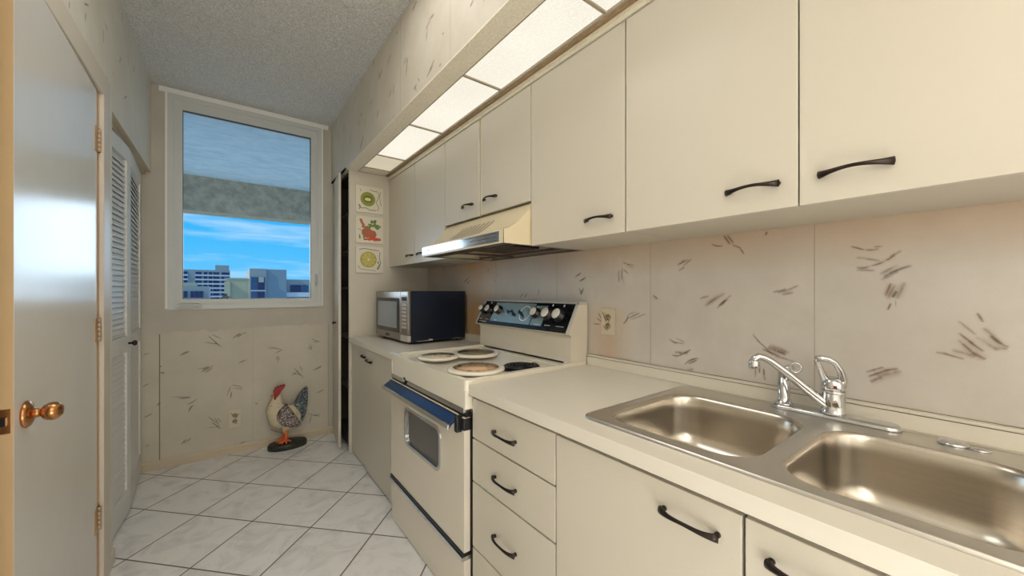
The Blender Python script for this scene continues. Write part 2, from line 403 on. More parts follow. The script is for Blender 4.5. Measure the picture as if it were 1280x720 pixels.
# feather strokes printed on the paper: along, height, along, height (m), bend, width, tone
STROKES = {
'R': [(1.362,1.346,1.308,1.372,0,3,2),(1.381,1.379,1.344,1.396,0,4,3),(1.344,1.282,1.326,1.319,0,6,0),(1.359,1.319,1.344,1.291,0,5,3),(1.085,1.435,1.026,1.418,0.05,5,1),(1.068,1.418,1.026,1.405,0,3,2),(1.107,1.4,1.107,1.342,0,8,3),(1.09,1.411,1.09,1.35,0,5,0),(1.083,1.366,1.078,1.321,0,3,0),(1.083,1.402,1.054,1.381,0,5,3),(0.819,1.405,0.788,1.428,0,6,3),(0.81,1.411,0.773,1.428,0,4,0),(0.814,1.383,0.788,1.399,0,5,2),(0.795,1.403,0.759,1.429,0,5,3),(0.931,1.284,0.905,1.266,0,7,0),(0.728,1.533,0.701,1.526,0,3,2),(0.684,1.481,0.64,1.47,0.1,4,1),(0.64,1.509,0.615,1.471,0,7,1),(0.627,1.508,0.603,1.473,0,5,1),(0.609,1.47,0.58,1.455,0,5,1),(0.583,1.455,0.569,1.432,0,4,2),(0.503,1.49,0.498,1.504,0,6,2),(0.728,1.272,0.691,1.283,0,6,3),(0.707,1.243,0.665,1.274,0,8,3),(0.701,1.253,0.634,1.294,0,12,3),(0.659,1.244,0.612,1.287,0,5,1),(0.652,1.248,0.627,1.271,0,7,2),(0.665,1.234,0.621,1.274,0,5,3),(0.482,1.297,0.456,1.303,0,5,3),(0.466,1.294,0.442,1.309,0,6,0),(0.456,1.289,0.422,1.297,0,7,3),(0.452,1.297,0.408,1.32,0,5,3),(0.282,1.433,0.251,1.42,0,4,1),(0.251,1.42,0.221,1.42,0.05,4,0),(0.232,1.427,0.213,1.427,0,4,3),(0.27,1.37,0.24,1.372,0.1,5,1),(0.24,1.372,0.188,1.403,0.08,6,1),(0.2,1.395,0.176,1.412,0,4,3),(0.27,1.4,0.218,1.386,0,5,3),(0.27,1.363,0.229,1.359,0,5,3),(0.213,1.34,0.156,1.37,-0.05,7,2),(0.221,1.347,0.183,1.374,0,6,3),(0.218,1.332,0.183,1.355,0,6,3),(0.209,1.285,0.197,1.324,0,7,1),(0.205,1.277,0.188,1.321,0,8,3),(0.195,1.282,0.186,1.302,0,9,2),(0.204,1.247,0.197,1.268,0,4,2),(0.188,1.256,0.188,1.278,0,3,0),(0.186,1.278,0.17,1.326,0,10,3),(0.047,1.248,0.037,1.224,0,5,1),(0.038,1.212,0.02,1.19,0,7,3),(0.028,1.195,-0.002,1.168,0.08,8,1),(0.025,1.193,0.01,1.174,0,6,2),(0.077,1.197,0.049,1.165,0,6,1),(0.06,1.177,0.036,1.152,0,6,2),(0.077,1.178,0.047,1.14,0,8,1),(0.055,1.149,0.033,1.134,0,10,1),(0.077,1.226,0.047,1.191,0,5,3),(0.049,1.189,0.015,1.159,0,8,3),(0.089,1.152,0.049,1.139,0,8,3),(0.116,1.142,0.092,1.14,0,4,3),(0.103,1.141,0.066,1.13,0,4,1),(0.249,1.066,0.211,1.088,0,5,1),(0.245,1.054,0.211,1.076,0,5,2),(0.214,1.077,0.183,1.088,0,5,1),(0.24,1.04,0.214,1.06,0,9,1),(0.225,1.058,0.176,1.083,0,12,3),(0.232,1.066,0.197,1.082,0,7,3),(0.023,1.162,-0.0,1.165,0,8,3),(1.083,1.148,1.054,1.194,0.1,6,0),(1.058,1.174,0.994,1.205,0,5,0),(1.044,1.17,0.963,1.202,0,4,3),(1.054,1.194,1.016,1.208,0,4,3),(1.261,1.137,1.217,1.137,0,4,1),(1.233,1.194,1.195,1.148,0,6,1),(1.239,1.167,1.2,1.144,0,5,1),(0.856,1.101,0.821,1.085,0,4,0),(0.844,1.09,0.788,1.089,0,4,3),(0.825,1.108,0.788,1.096,0,4,3),(0.844,1.037,0.802,1.042,0.1,5,1),(0.81,1.041,0.763,1.07,0.05,6,1),(0.832,1.049,0.773,1.053,0,9,3),(0.788,1.005,0.731,1.038,-0.1,6,2),(0.773,1.011,0.738,1.03,0,5,1),(0.78,0.982,0.752,0.994,0,8,3),(0.529,1.131,0.477,1.083,0,4,0),(0.513,1.102,0.461,1.082,0,6,1),(0.497,1.11,0.442,1.091,0,14,1),(0.492,1.114,0.432,1.098,0,10,3),(0.477,1.083,0.418,1.071,0,5,3),(0.543,1.151,0.519,1.12,0,4,3),(0.532,1.039,0.534,0.999,0,4,1),(0.521,1.047,0.521,1.016,0,5,1),(0.507,1.04,0.503,0.995,0.05,5,2),(2.572,1.363,2.472,1.411,0,6,3),(2.521,1.357,2.468,1.383,0,6,0),(2.931,1.51,2.894,1.486,0,5,1),(2.236,1.432,2.203,1.458,0,6,3),(1.861,1.26,1.821,1.289,0,8,3),(1.815,1.261,1.783,1.289,0,8,3),(1.389,1.374,1.343,1.397,0,5,3),(1.357,1.353,1.312,1.372,0,6,0),(1.352,1.284,1.334,1.311,0,7,0),(1.979,1.446,1.972,1.44,0,6,2),(2.141,1.376,2.133,1.37,0,6,2),(1.685,1.278,1.673,1.317,0,5,3)] ,
'B': [(-0.139,0.906,-0.05,0.881,0,5,1),(-0.119,0.956,-0.05,0.873,0,6,0),(-0.098,0.964,-0.037,0.924,0,5,0),(-0.078,0.901,-0.037,0.859,0,4,2),(0.03,0.919,0.085,0.964,0,8,0),(0.041,0.936,0.129,0.966,0,7,3),(0.063,0.926,0.092,0.95,0,5,1),(-0.287,0.818,-0.224,0.845,0,9,3),(-0.275,0.825,-0.237,0.847,0,6,0),(0.07,0.719,0.126,0.743,0,7,0),(-0.185,0.702,-0.112,0.71,0,5,3),(-0.165,0.677,-0.085,0.719,0,7,1),(-0.139,0.669,-0.092,0.702,0,6,2),(-0.152,0.693,-0.112,0.722,0,6,3),(-0.002,0.47,0.02,0.538,0,7,3),(0.02,0.44,0.027,0.501,0,6,0),(0.027,0.551,0.099,0.517,0.05,5,1),(0.041,0.526,0.102,0.503,0,4,2),(-0.331,0.517,-0.224,0.49,0,5,3),(-0.287,0.493,-0.217,0.498,0,6,0),(-0.243,0.443,-0.185,0.475,-0.05,6,2),(-0.237,0.383,-0.217,0.43,0,7,0),(-0.23,0.407,-0.202,0.436,0,5,1),(-0.119,0.326,-0.064,0.262,0,5,1),(-0.098,0.278,-0.037,0.212,0,7,1),(-0.064,0.306,-0.037,0.265,0,4,0),(-0.132,0.242,-0.05,0.233,0,4,3),(-0.078,0.309,-0.05,0.242,0,4,1),(-0.275,0.148,-0.249,0.184,0,8,0),(-0.262,0.153,-0.217,0.185,0,8,3),(0.073,0.063,0.121,0.078,0,7,3),(-0.125,0.042,-0.078,0.051,0,8,0),(0.266,0.826,0.346,0.81,0,4,0),(0.282,0.838,0.378,0.797,0,4,3),(0.322,0.774,0.378,0.803,0,5,1),(0.33,0.717,0.346,0.753,0,7,0),(0.338,0.697,0.359,0.742,0,5,2),(0.573,0.779,0.591,0.837,0,6,3),(0.591,0.777,0.603,0.816,0,6,2),(0.599,0.876,0.662,0.841,0,5,1),(0.608,0.845,0.671,0.85,0,5,0),(0.444,0.569,0.504,0.61,0,4,1),(0.461,0.635,0.538,0.533,0,5,2),(0.504,0.649,0.529,0.597,0,5,0),(0.444,0.588,0.512,0.57,0,7,3),(0.608,0.591,0.686,0.631,0,7,0),(0.626,0.594,0.68,0.618,0,5,1),(0.639,0.383,0.699,0.41,0,8,3),(0.582,0.125,0.599,0.201,0,7,3),(0.608,0.189,0.671,0.187,0,6,1),(0.564,0.218,0.671,0.167,0,4,0),(0.521,0.158,0.547,0.241,0,6,3),(0.282,0.142,0.378,0.083,0,10,3),(0.178,0.376,0.204,0.368,0,6,2),(-0.485,0.615,-0.451,0.634,0,6,1),(-0.48,0.39,-0.433,0.413,0,6,1),(-0.48,0.846,-0.451,0.851,0,6,3),(-0.474,0.181,-0.451,0.191,0,6,3),(-0.394,0.756,-0.388,0.744,0,9,2),(-0.394,0.707,-0.367,0.695,0,9,0),(-0.409,0.465,-0.391,0.486,0,9,0)] ,
'F': [(1.853,2.743,1.796,2.76,0,10,1),(1.276,2.417,1.25,2.428,0,9,1),(1.653,2.582,1.593,2.578,0,12,1),(1.69,2.561,1.64,2.575,0,8,1),(1.685,2.499,1.67,2.56,0,8,0),(1.515,2.439,1.5,2.437,0,8,2),(2.083,2.761,2.069,2.747,0,8,2),(2.242,2.642,2.166,2.684,0,8,0),(2.499,2.765,2.49,2.818,0,8,0),(2.387,2.635,2.323,2.667,0,8,2),(2.378,2.624,2.395,2.687,0,6,1),(1.976,2.528,1.928,2.546,0,8,0),(1.944,2.447,1.913,2.533,0,8,2),(1.96,2.508,1.907,2.532,0,6,0),(1.677,2.32,1.593,2.369,0,9,2),(1.653,2.33,1.605,2.349,0,7,1),(1.547,2.311,1.525,2.316,0,6,2),(1.839,2.331,1.796,2.341,0,8,2),(1.824,2.347,1.802,2.309,0,6,0),(1.783,2.368,1.763,2.339,0,6,2),(2.204,2.441,2.166,2.477,0,8,0),(2.137,2.426,2.122,2.484,0,7,2),(2.955,2.716,2.925,2.753,0,8,0),(2.78,2.772,2.736,2.8,0,8,3),(2.571,2.54,2.523,2.564,0,9,3),(2.431,2.406,2.395,2.442,0,9,0),(2.791,2.571,2.769,2.547,0,12,2),(2.836,2.491,2.825,2.552,0,7,3),(2.683,2.43,2.683,2.499,0,7,3),(2.819,2.31,2.725,2.398,0,16,1),(3.407,2.822,3.368,2.826,0,8,0),(3.487,2.585,3.447,2.648,0,8,3),(3.083,2.44,3.063,2.519,0,8,3),(3.293,2.614,3.278,2.664,0,8,3),(2.137,2.308,2.129,2.301,0,7,2),(3.648,2.755,3.631,2.789,0,7,3),(1.179,2.376,1.176,2.382,0,5,3)] ,
'L': [(1.98,2.286,1.987,2.318,0,5,2),(1.976,2.236,1.983,2.272,0,4,2),(1.983,2.238,2.015,2.237,0,6,2),(2.156,2.411,2.215,2.441,0,7,2),(2.171,2.353,2.175,2.391,0,8,0),(2.443,2.408,2.433,2.47,0,6,0),(2.469,2.517,2.509,2.498,0,7,2),(2.809,2.711,2.809,2.766,0,6,2),(2.75,2.47,2.784,2.518,0,9,3),(2.962,2.556,2.958,2.629,0,7,2),(3.108,2.59,3.131,2.636,0,9,3),(2.623,2.35,2.629,2.367,0,7,3),(3.585,2.698,3.597,2.74,0,7,3),(2.855,2.332,2.93,2.375,0,7,3),(2.334,2.256,2.323,2.275,0,7,3),(2.048,2.239,2.083,2.241,0,6,2),(2.469,2.262,2.509,2.284,0,6,3)] ,
}
# ------------------------------------------------------------------ room shell (metres, camera foot at the origin)
XL, XW, YB, ZC = -.4415, 1.47, 3.757, 2.81
YF = -2.3
XS, ZS = .76, 2.29          # soffit face and underside

bm = B(); box(bm, -1.6, XW+.12, YF-.1, YB+.15, -.12, 0); struct('floor', bm, 'floor')
bm = B(); box(bm, -1.6, XW+.12, YF-.1, YB+.15, ZC, ZC+.12); struct('ceiling', bm, 'ceiling')

# right wall with printed feathers and paper seams
bm = B(); box(bm, XW, XW+.12, YF-.1, YB+.15, 0, ZC)
for y in (2.124, 1.526, .942, .368, -.21): box(bm, XW-.0006, XW+.001, y-.0009, y+.0009, .98, 1.53, 5)
strokes(bm, STROKES['R'], lambda a, z, l: V(XW-l, a, z))
struct('wall_right', bm, ['paper_right']+SM+['grid'])

# back wall with window opening
WX0, WX1, WZ0, WZ1 = -.325, .655, 1.185, 2.755
def R2(x0, x1, z0, z1, y): return [V(x0, y, z0), V(x1, y, z0), V(x1, y, z1), V(x0, y, z1)]
bm = B(); plate(bm, [R2(-1.15, XW, 0, ZC, YB), R2(WX0, WX1, WZ0, WZ1, YB)], (0, .15, 0)); wb = struct('wall_back', bm, 'bare')
# torn-edged lower wallpaper on the back wall
bm = B(); random.seed(3)
def paper(x0, x1, zt, lift):
    xs = [x0+(x1-x0)*i/24 for i in range(25)]
    top = [V(x, YB-lift, zt+random.uniform(-.008, .008)+(.006 if (i//3) % 2 else 0)) for i, x in enumerate(xs)]
    poly = [V(x0, YB-lift, .01), V(x1, YB-lift, .01)]+top[::-1]
    vs = [bm.verts.new(p) for p in poly]; bm.faces.new(vs)
    vs2 = [bm.verts.new(p+V(0, lift-.0002, 0)) for p in poly]
    for i in range(len(poly)): bm.faces.new((vs[i], vs[(i+1) % len(poly)], vs2[(i+1) % len(poly)], vs2[i]))
paper(-1.1, -.3985, .975, .0012); paper(-.3935, .1665, .99, .0015); paper(.168, .735, 1.0, .0013)
box(bm, -.399, -.393, YB-.002, YB-.0004, .05, .985, 5); box(bm, .1662, .1682, YB-.0018, YB-.0004, .05, .99, 6)
box(bm, .7335, .738, YB-.0025, YB-.0004, .05, 1.0, 6)
strokes(bm, STROKES['B'], lambda a, z, l: V(a, YB-.0016-l, z))
o = obj('wallpaper', bm, ['paper_back']+SM+['seam', 'grid'], wb)
# pale painted band above the window and the white edge bead beside it
bm = B(); box(bm, -.40, .735, YB-.006, YB, 2.772, ZC-.001); box(bm, -.366, -.352, YB-.012, YB, 1.17, 2.772); box(bm, .678, .69, YB-.012, YB, 1.17, 2.772)
o = obj('trim_window_edge', bm, 'bright_white'); o['kind'] = 'structure'; o.name = 'trim_1'

# left wall with doorway and closet opening
DY0, DY1, DZ = 1.40, 2.375, 2.155
CY0, CZ = 2.60, 2.168
outer = [V(XL, YF, 0), V(XL, DY0, 0), V(XL, DY0, DZ), V(XL, DY1, DZ), V(XL, DY1, 0), V(XL, CY0, 0), V(XL, CY0, CZ), V(XL, YB, CZ), V(XL, YB, ZC), V(XL, YF, ZC)]
bm = B(); plate(bm, [outer], (-.10, 0, 0))
strokes(bm, STROKES['L'], lambda a, z, l: V(XL+l, a, z))
struct('wall_left', bm, ['paper_left']+SM)
# closet shell and passage shell behind the left wall, room shell behind the camera
bm = B(); box(bm, -1.15, -1.10, 2.45, YB, 0, ZC); box(bm, -1.10, XL-.10, 2.45, 2.50, 0, ZC); struct('wall_closet', bm, 'bare')
bm = B(); box(bm, -1.6, -1.5, YF, 2.45, 0, ZC); struct('wall_passage', bm, 'filler')
bm = B(); box(bm, -1.5, XW, YF-.1, YF, 0, ZC); struct('wall_front', bm, 'filler')
bm = B(); box(bm, -1.5, XL-.10, 2.40, 2.45, 0, ZC); struct('wall_passage_end', bm, 'filler')

# soffit with wallpapered face, textured underside board and end board
bm = B(); box(bm, XS, XS+.012, YF, YB, ZS, ZC, 0); box(bm, XS, .853, YF, 3.22, ZS-.006, ZS, 5); box(bm, XS, XW, 3.22, YB, ZS, ZS+.012, 5)
box(bm, XS-.0004, XS+.001, 2.02, 2.022, ZS, ZC, 6); box(bm, XS-.0004, XS+.001, 1.44, 1.442, ZS, ZC, 6)
strokes(bm, STROKES['F'], lambda a, z, l: V(XS-l, a, z))
struct('wall_soffit', bm, ['paper_soffit']+SM+['soffit_board', 'grid'])

# baseboards
bm = B(); prism(bm, [(YB, 0), (YB, .066), (YB-.008, .066), (YB-.014, .054), (YB-.014, 0)], 0, -1.1, .80); struct('baseboard_back', bm, 'trim')
bm = B(); box(bm, XL, XL+.012, 2.478, 2.598, 0, .07, bev=.003); struct('baseboard_left', bm, 'casing')

# ------------------------------------------------------------------ window
w = sroot('window_1', (.165, YB, 1.18))
def ring(name, x0, x1, z0, z1, x2, x3, z2, z3, y0, y1, mat, parent):
    bm = B(); plate(bm, [R2(x0, x1, z0, z1, y0), R2(x2, x3, z2, z3, y0)], (0, y1-y0, 0)); return obj(name, bm, mat, parent)
ring('casing', -.353, .679, 1.163, 2.771, -.318, .648, 1.196, 2.735, YB-.012, YB+.02, 'window_white', w)
ring('frame', -.320, .650, 1.190, 2.745, -.288, .620, 1.215, 2.70, YB-.004, YB+.12, 'window_white', w)
ring('sash', -.290, .622, 1.212, 2.702, -.268, .592, 1.240, 2.664, YB-.012, YB+.05, 'window_white', w)
ring('gasket', -.270, .594, 1.238, 2.666, -.265, .588, 1.243, 2.660, YB-.006, YB+.02, 'black', w)
bm = B(); box(bm, -.267, .590, YB+.012, YB+.016, 1.241, 2.662); obj('pane', bm, 'glass', w)
bm = B()
prism(bm, [(-.305, 1.176), (-.150, 1.176), (-.168, 1.204), (-.290, 1.208)], 1, YB-.036, YB-.012, bev=.004)
tube(bm, [(-.285, YB-.040, 1.190), (-.23, YB-.044, 1.196), (-.17, YB-.040, 1.186)], .0045, 8)
obj('crank_handle', bm, 'window_white', w)
bm = B(); box(bm, .622, .640, YB-.020, YB-.004, 1.345, 1.455, bev=.003); tube(bm, [(.631, YB-.022, 1.36), (.631, YB-.034, 1.40), (.631, YB-.030, 1.445)], .006, 8)
obj('latch', bm, 'window_white', w)

# ------------------------------------------------------------------ door (slightly ajar), jamb, casing
hg = V(XL+.004, 2.312, 0); th = math.radians(1.2); Wd = .83
du = V(math.sin(th), -math.cos(th), 0); dn = V(math.cos(th), math.sin(th), 0)   # along the leaf, out of its room face
def dp(a, d, z): return hg+du*a+dn*d+V(0, 0, z)
def leafbox(bm, a0, a1, d0, d1, z0, z1, mi=0):
    P = [dp(a, d, z) for z in (z0, z1) for a, d in ((a0, d0), (a1, d0), (a1, d1), (a0, d1))]
    vs = [bm.verts.new(p) for p in P]
    for q in ((0, 3, 2, 1), (4, 5, 6, 7), (0, 1, 5, 4), (1, 2, 6, 5), (2, 3, 7, 6), (3, 0, 4, 7)):
        bm.faces.new([vs[i] for i in q]).material_index = mi
    bmesh.ops.recalc_face_normals(bm, faces=bm.faces[:])
d = sroot('door_1', hg)
bm = B(); leafbox(bm, 0, Wd, -.036, 0, .012, 2.146); leafbox(bm, Wd, Wd+.0006, -.0355, -.0005, .014, 2.144, 1)
obj('door_panel', bm, ['white_paint', 'edge_paint'], d)
kz = .985; ka = Wd-.067
bm = B(); lathe(bm, [(.0, 0), (.034, 0), (.036, .004), (.031, .010), (.020, .015), (.013, .018), (.010, .026), (.012, .029), (.019, .033), (.0235, .041), (.0242, .049), (.0215, .058), (.013, .065), (.0, .066)], dp(ka, 0, kz-.006), dn, 28, cap=False)
obj('door_knob', bm, 'brass', d, smooth=True)
bm = B(); leafbox(bm, Wd+.0006, Wd+.0022, -.030, -.005, kz-.034, kz+.026); leafbox(bm, Wd+.0022, Wd+.009, -.024, -.011, kz-.014, kz+.006, 1)
obj('latch_plate', bm, ['brass', 'black'], d)
for z in (1.937, 1.138, .34):
    bm = B(); leafbox(bm, -.008, .040, .0002, .0022, z-.048, z+.048)
    box(bm, XL+.001, XL+.0035, 2.328, 2.366, z-.048, z+.048)
    for k in range(5): lathe(bm, [(.0065, 0), (.0065, .018)], (XL+.009, 2.324, z-.048+k*.0195), seg=12)
    lathe(bm, [(.0045, -.001), (.0045, .098)], (XL+.009, 2.324, z-.048), seg=10, mi=1)
    obj('hinge', bm, ['old_hinge', 'gap'], d)
bm = B(); box(bm, XL-.10, XL+.0008, 2.318, 2.374, 0, DZ-.004, 0); box(bm, XL-.10, XL+.0008, DY0, 2.375, DZ-.006, DZ, 0)
box(bm, XL-.05, XL+.0014, 2.345, 2.3745, 0, DZ-.006, 1)
o = struct('trim_2', bm, ['wood_strip', 'jamb'])
bm = B()
prism(bm, [(2.362, 0), (2.472, 0), (2.472, 2.245), (1.2, 2.245), (1.2, 2.152), (2.362, 2.152)], 0, XL+.0003, XL+.016, bev=.003)
o = struct('trim_3', bm, 'casing')
bm = B(); box(bm, XL+.0003, XL+.016, 1.2, 1.30, 0, 2.15, bev=.003); struct('trim_4', bm, 'casing')

# ------------------------------------------------------------------ bifold louvered closet doors
cd = sroot('door_2', (XL-.04, 3.1, 0))
def louver_panel(p0, p1, name, edge_l=.07, edge_r=.055):
    p0 = V(p0[0], p0[1], 0); p1 = V(p1[0], p1[1], 0); L = (p1-p0).length; u = (p1-p0).normalized(); n = V(u.y, -u.x, 0)
    if n.x < 0: n = -n
    P = lambda a, dd, z: p0+u*a+n*dd+V(0, 0, z)
    bm = B()
    def bx(a0, a1, d0, d1, z0, z1, tilt=0):
        vs = [bm.verts.new(P(a, dd, z+(tilt if dd == d1 else 0))) for z in (z0, z1) for a, dd in ((a0, d0), (a1, d0), (a1, d1), (a0, d1))]
        for q in ((0, 3, 2, 1), (4, 5, 6, 7), (0, 1, 5, 4), (1, 2, 6, 5), (2, 3, 7, 6), (3, 0, 4, 7)): bm.faces.new([vs[i] for i in q])
    t = .028
    bx(0, edge_l, -t, 0, .02, 2.135); bx(L-edge_r, L, -t, 0, .02, 2.135)
    bx(edge_l, L-edge_r, -t, 0, .02, .165); bx(edge_l, L-edge_r, -t, 0, .955, 1.045); bx(edge_l, L-edge_r, -t, 0, 2.05, 2.135)
    for z0, z1 in ((.165, .955), (1.045, 2.05)):
        k = round((z1-z0)/.0295); st = (z1-z0)/k
        for i in range(k): bx(edge_l-.004, L-edge_r+.004, -.018, -.007, z0+st*i+.024, z0+st*i+.030, -.036 if i > 0 else -.022)
    bmesh.ops.recalc_face_normals(bm, faces=bm.faces[:])
    return obj(name, bm, 'louver', cd), P, L
pn, Pn, Ln = louver_panel((-.492, 2.485), (-.455, 3.098), 'louvered_panel', edge_l=.06, edge_r=.05)
pf, Pf, Lf = louver_panel((-.455, 3.104), (-.490, 3.738), 'louvered_panel', edge_l=.05, edge_r=.07)
bm = B(); c = Pn(Ln-.022, 0, 1.0); lathe(bm, [(.006, 0), (.006, .014), (.014, .020), (.0165, .028), (.012, .036), (.0, .038)], c, (1, -.06, 0), 18)
obj('knob', bm, 'black', cd, smooth=True)
bm = B(); box(bm, XL-.075, XL-.03, CY0+.001, YB-.002, 2.145, CZ-.0005); struct('trim_5', bm, 'trim')
bm = B(); box(bm, XL-.0999, XL-.0002, CY0+.001, YB-.002, CZ-.003, CZ); struct('trim_6', bm, 'trim')

# ------------------------------------------------------------------ luminous ceiling over the counter
bm = B()
box(bm, .853, .861, YF, 3.22, ZS-.004, ZS+.03)
box(bm, 1.074, 1.084, YF, 3.22, ZS-.004, ZS+.03)
YD = [3.10, 2.766, 2.152, 1.512, .868, .23, -.41, -1.05]
for y in YD: box(bm, .861, 1.074, y-.006, y+.006, ZS-.001, ZS+.03)
box(bm, .853, 1.084, 3.106, 3.22, ZS-.004, ZS+.004, 1)
box(bm, XS, XW, YF, YF+.02, ZS, ZC, 1)
struct('trim_7', bm, ['grid', 'soffit_board'])
names = ['far', 'second', 'third', 'fourth', 'fifth', 'sixth', 'seventh']
lab = ['dim yellowish frosted light panel above the fruit tiles, last of the row',
       'short lit frosted panel next to the dim one, above the far wall cabinets',
       'lit frosted panel above the range hood and paired small doors',
       'long lit frosted panel above the cabinet door nearest the range hood',
       'nearest lit frosted panel, cut off by the top edge of the photo']
for i in range(5):
    bm = B(); box(bm, .861, 1.074, YD[i+1]+.006, YD[i]-.006, ZS+.006, ZS+.010)
    o = obj('ceiling_light_panel', bm, 'glow_dim' if i == 0 else 'glow'); tag(o, lab[i], 'light', 'frosted light panels in the soffit')
bm = B(); box(bm, .861, 1.074, YF, YD[5]-.006, ZS, ZS+.010); struct('trim_11', bm, 'soffit_board')
bm = B(); box(bm, 1.084, 1.104, YF, 3.2199, ZS-.008, ZS+.004); o = struct('trim_8', bm, 'wood_raw')
bm = B(); box(bm, 1.104, 1.124, YF, 3.2199, 2.252, ZS+.004); box(bm, 1.100, 1.1045, YF, 3.2199, 2.268, 2.276); struct('trim_9', bm, 'stile')
bm = B(); box(bm, 1.13, XW, YF, 3.2199, 2.256, 2.275); struct('trim_10', bm, 'laminate_side')

# ------------------------------------------------------------------ balcony and the view
bm = B(); box(bm, -6, 8, YB+.16, 6.3, 2.79, 3.0); struct('ceiling_balcony', bm, 'stucco')
bm = B(); box(bm, -6, 8, 6.3, 6.6, 2.338, 3.05); struct('beam_balcony', bm, 'beam')
bm = B(); box(bm, -400, 500, 20, 900, -25.2, -25); struct('ground', bm, 'ground')

tw = thing('apartment_tower', (-8, 300, -25), 'tall white banded apartment tower at the left of the window view', 'building')
bm = B(); box(bm, -45, 1.35, 300, 316, -25, 14.6); obj('wall', bm, 'far_grey', tw)
bm = B(); box(bm, -6.07, .9, 300.5, 312, 14.6, 17.8); obj('rooftop_block', bm, 'far_grey', tw)
wins = [(-21.6, -19.3), (-15.5, -12.6), (-11.6, -9.9), (-9.2, -7.5), (-7.0, -4.1), (-2.9, 1.0)]
bm = B(); box(bm, -.5, .5, -.15, .15, -.8, .8); wme = obj('window', bm, 'far_window', tw); wme.parent = tw
for r in range(12):
    z = 12.5-r*2.62
    for j, (x0, x1) in enumerate(wins):
        if r == 0 and j == 0: q = wme
        else: q = wme.copy(); C.objects.link(q); q.parent = tw
        q.location = V((x0+x1)/2+8, -.1, z+25); q.scale = (x1-x0, 1, 1)
    bm = B(); box(bm, -15.6, 1.5, 298.9, 299.8, z-1.75, z-.85)
    obj('balcony_band', bm, 'far_white', tw)
    bm = B(); box(bm, -22.5, -19.0, 299.4, 299.95, z-1.75, z-.85); obj('balcony_band', bm, 'far_white', tw)

lb = thing('low_building', (-6, 110, -25), 'low grey building with two window rows in front of the banded tower', 'building')
bm = B(); box(bm, -20, -3.37, 110, 122, -25, 2.45); obj('wall', bm, 'far_grey', lb)
bm = B(); box(bm, -9, -5.74, 111, 118, 2.45, 3.25); obj('rooftop_block', bm, 'far_beige', lb)
for x0, x1 in ((-9.6, -7.0), (-6.6, -4.3)):
    for z0, z1 in ((-.1, 1.35), (-2.3, -.6)):
        for k in range(3):
            a = x0+(x1-x0)*k/3; bm = B(); box(bm, a+.05, a+(x1-x0)/3-.05, 109.85, 109.98, z0, z1); obj('window', bm, 'far_window', lb)

bb = tag(obj('beige_building', (lambda b: (box(b, -.1, 3.098, 82, 96, -25, 3.58), box(b, -.42, .40, 81.5, 84, -25, 3.0), box(b, -.42, 3.098, 81.9, 82.1, 3.52, 3.66), b)[-1])(B()), 'far_beige'), 'plain beige windowless block beside the tall grey building', 'building')
gb = thing('grey_building', (5.5, 80, -25), 'tall blue-grey building with stairwell windows in the middle of the window view', 'building')
bm = B(); box(bm, 3.098, 5.56, 80, 95, -25, 5.32); obj('stair_block', bm, 'far_grey', gb)
bm = B(); box(bm, 5.56, 8.703, 80.3, 95, -25, 5.27); obj('wall', bm, 'far_blue', gb)
for x0, x1 in ((3.30, 4.15), (4.25, 5.30)):
    for z0, z1 in ((1.55, 2.75), (2.78, 3.82), (-.6, 1.3)):
        bm = B(); box(bm, x0, x1, 79.85, 79.97, z0, z1); obj('window', bm, 'far_window_b' if x0 < 4 else 'far_window', gb)
bm = B(); box(bm, 4.40, 5.16, 79.7, 79.84, 2.9, 3.82); obj('blind', bm, 'far_blind', gb)
bm = B(); box(bm, 3.2, 5.45, 79.7, 79.84, 1.33, 1.5); obj('sill_band', bm, 'far_white', gb)
wg = thing('building_wing', (11, 81, -25), 'lower grey wing with one long window at the right of the view', 'building')
bm = B(); box(bm, 8.703, 16, 81, 95, -25, 3.53); obj('wall', bm, 'far_grey', wg)
bm = B(); box(bm, 9.35, 11.15, 80.85, 80.98, 1.2, 2.5); obj('window', bm, 'far_window', wg)
bm = B(); box(bm, 11.3, 12.3, 80.85, 80.98, 1.2, 2.5); obj('window', bm, 'far_window_b', wg)
bm = B(); box(bm, 12.5, 13.4, 80.85, 80.98, 1.2, 2.5); obj('window', bm, 'far_blind', wg)
bm = B(); box(bm, 8.72, 16, 80.6, 80.98, .25, 1.1); obj('parapet', bm, 'far_white', wg)
bm = B(); box(bm, 8.9, 14, 80.85, 80.98, -.6, .1); obj('window', bm, 'far_window', wg)

tr = thing('palm_tree', (-.3, 70, -25), 'small bushy grey-green palm between the tower and the beige block', 'tree')
bm = B(); tube(bm, [(-.3, 70, -25), (-.25, 70, -10), (-.22, 70, .5)], [.3, .22, .18], 8); obj('trunk', bm, 'beam', tr)
bm = B(); random.seed(5)
for k in range(46):
    a = random.uniform(0, 2*PI); el = random.uniform(-.5, 1.3); L = random.uniform(.6, 1.0); c0 = V(-.22, 70, .62)
    dr = V(math.cos(a)*math.cos(el), math.sin(a)*math.cos(el), math.sin(el)); pr = c0; w0 = .07; last = None
    side = V(-math.sin(a), math.cos(a), 0)
    for j in range(6):
        t = j/5; p = c0+dr*L*t+V(0, 0, -.45*t*t); ww = .10*math.sin(PI*(t*.8+.15))
        cur = (bm.verts.new(p+side*ww), bm.verts.new(p-side*ww))
        if last: bm.faces.new((last[0], last[1], cur[1], cur[0]))
        last = cur
obj('fronds', bm, 'leaf', tr)
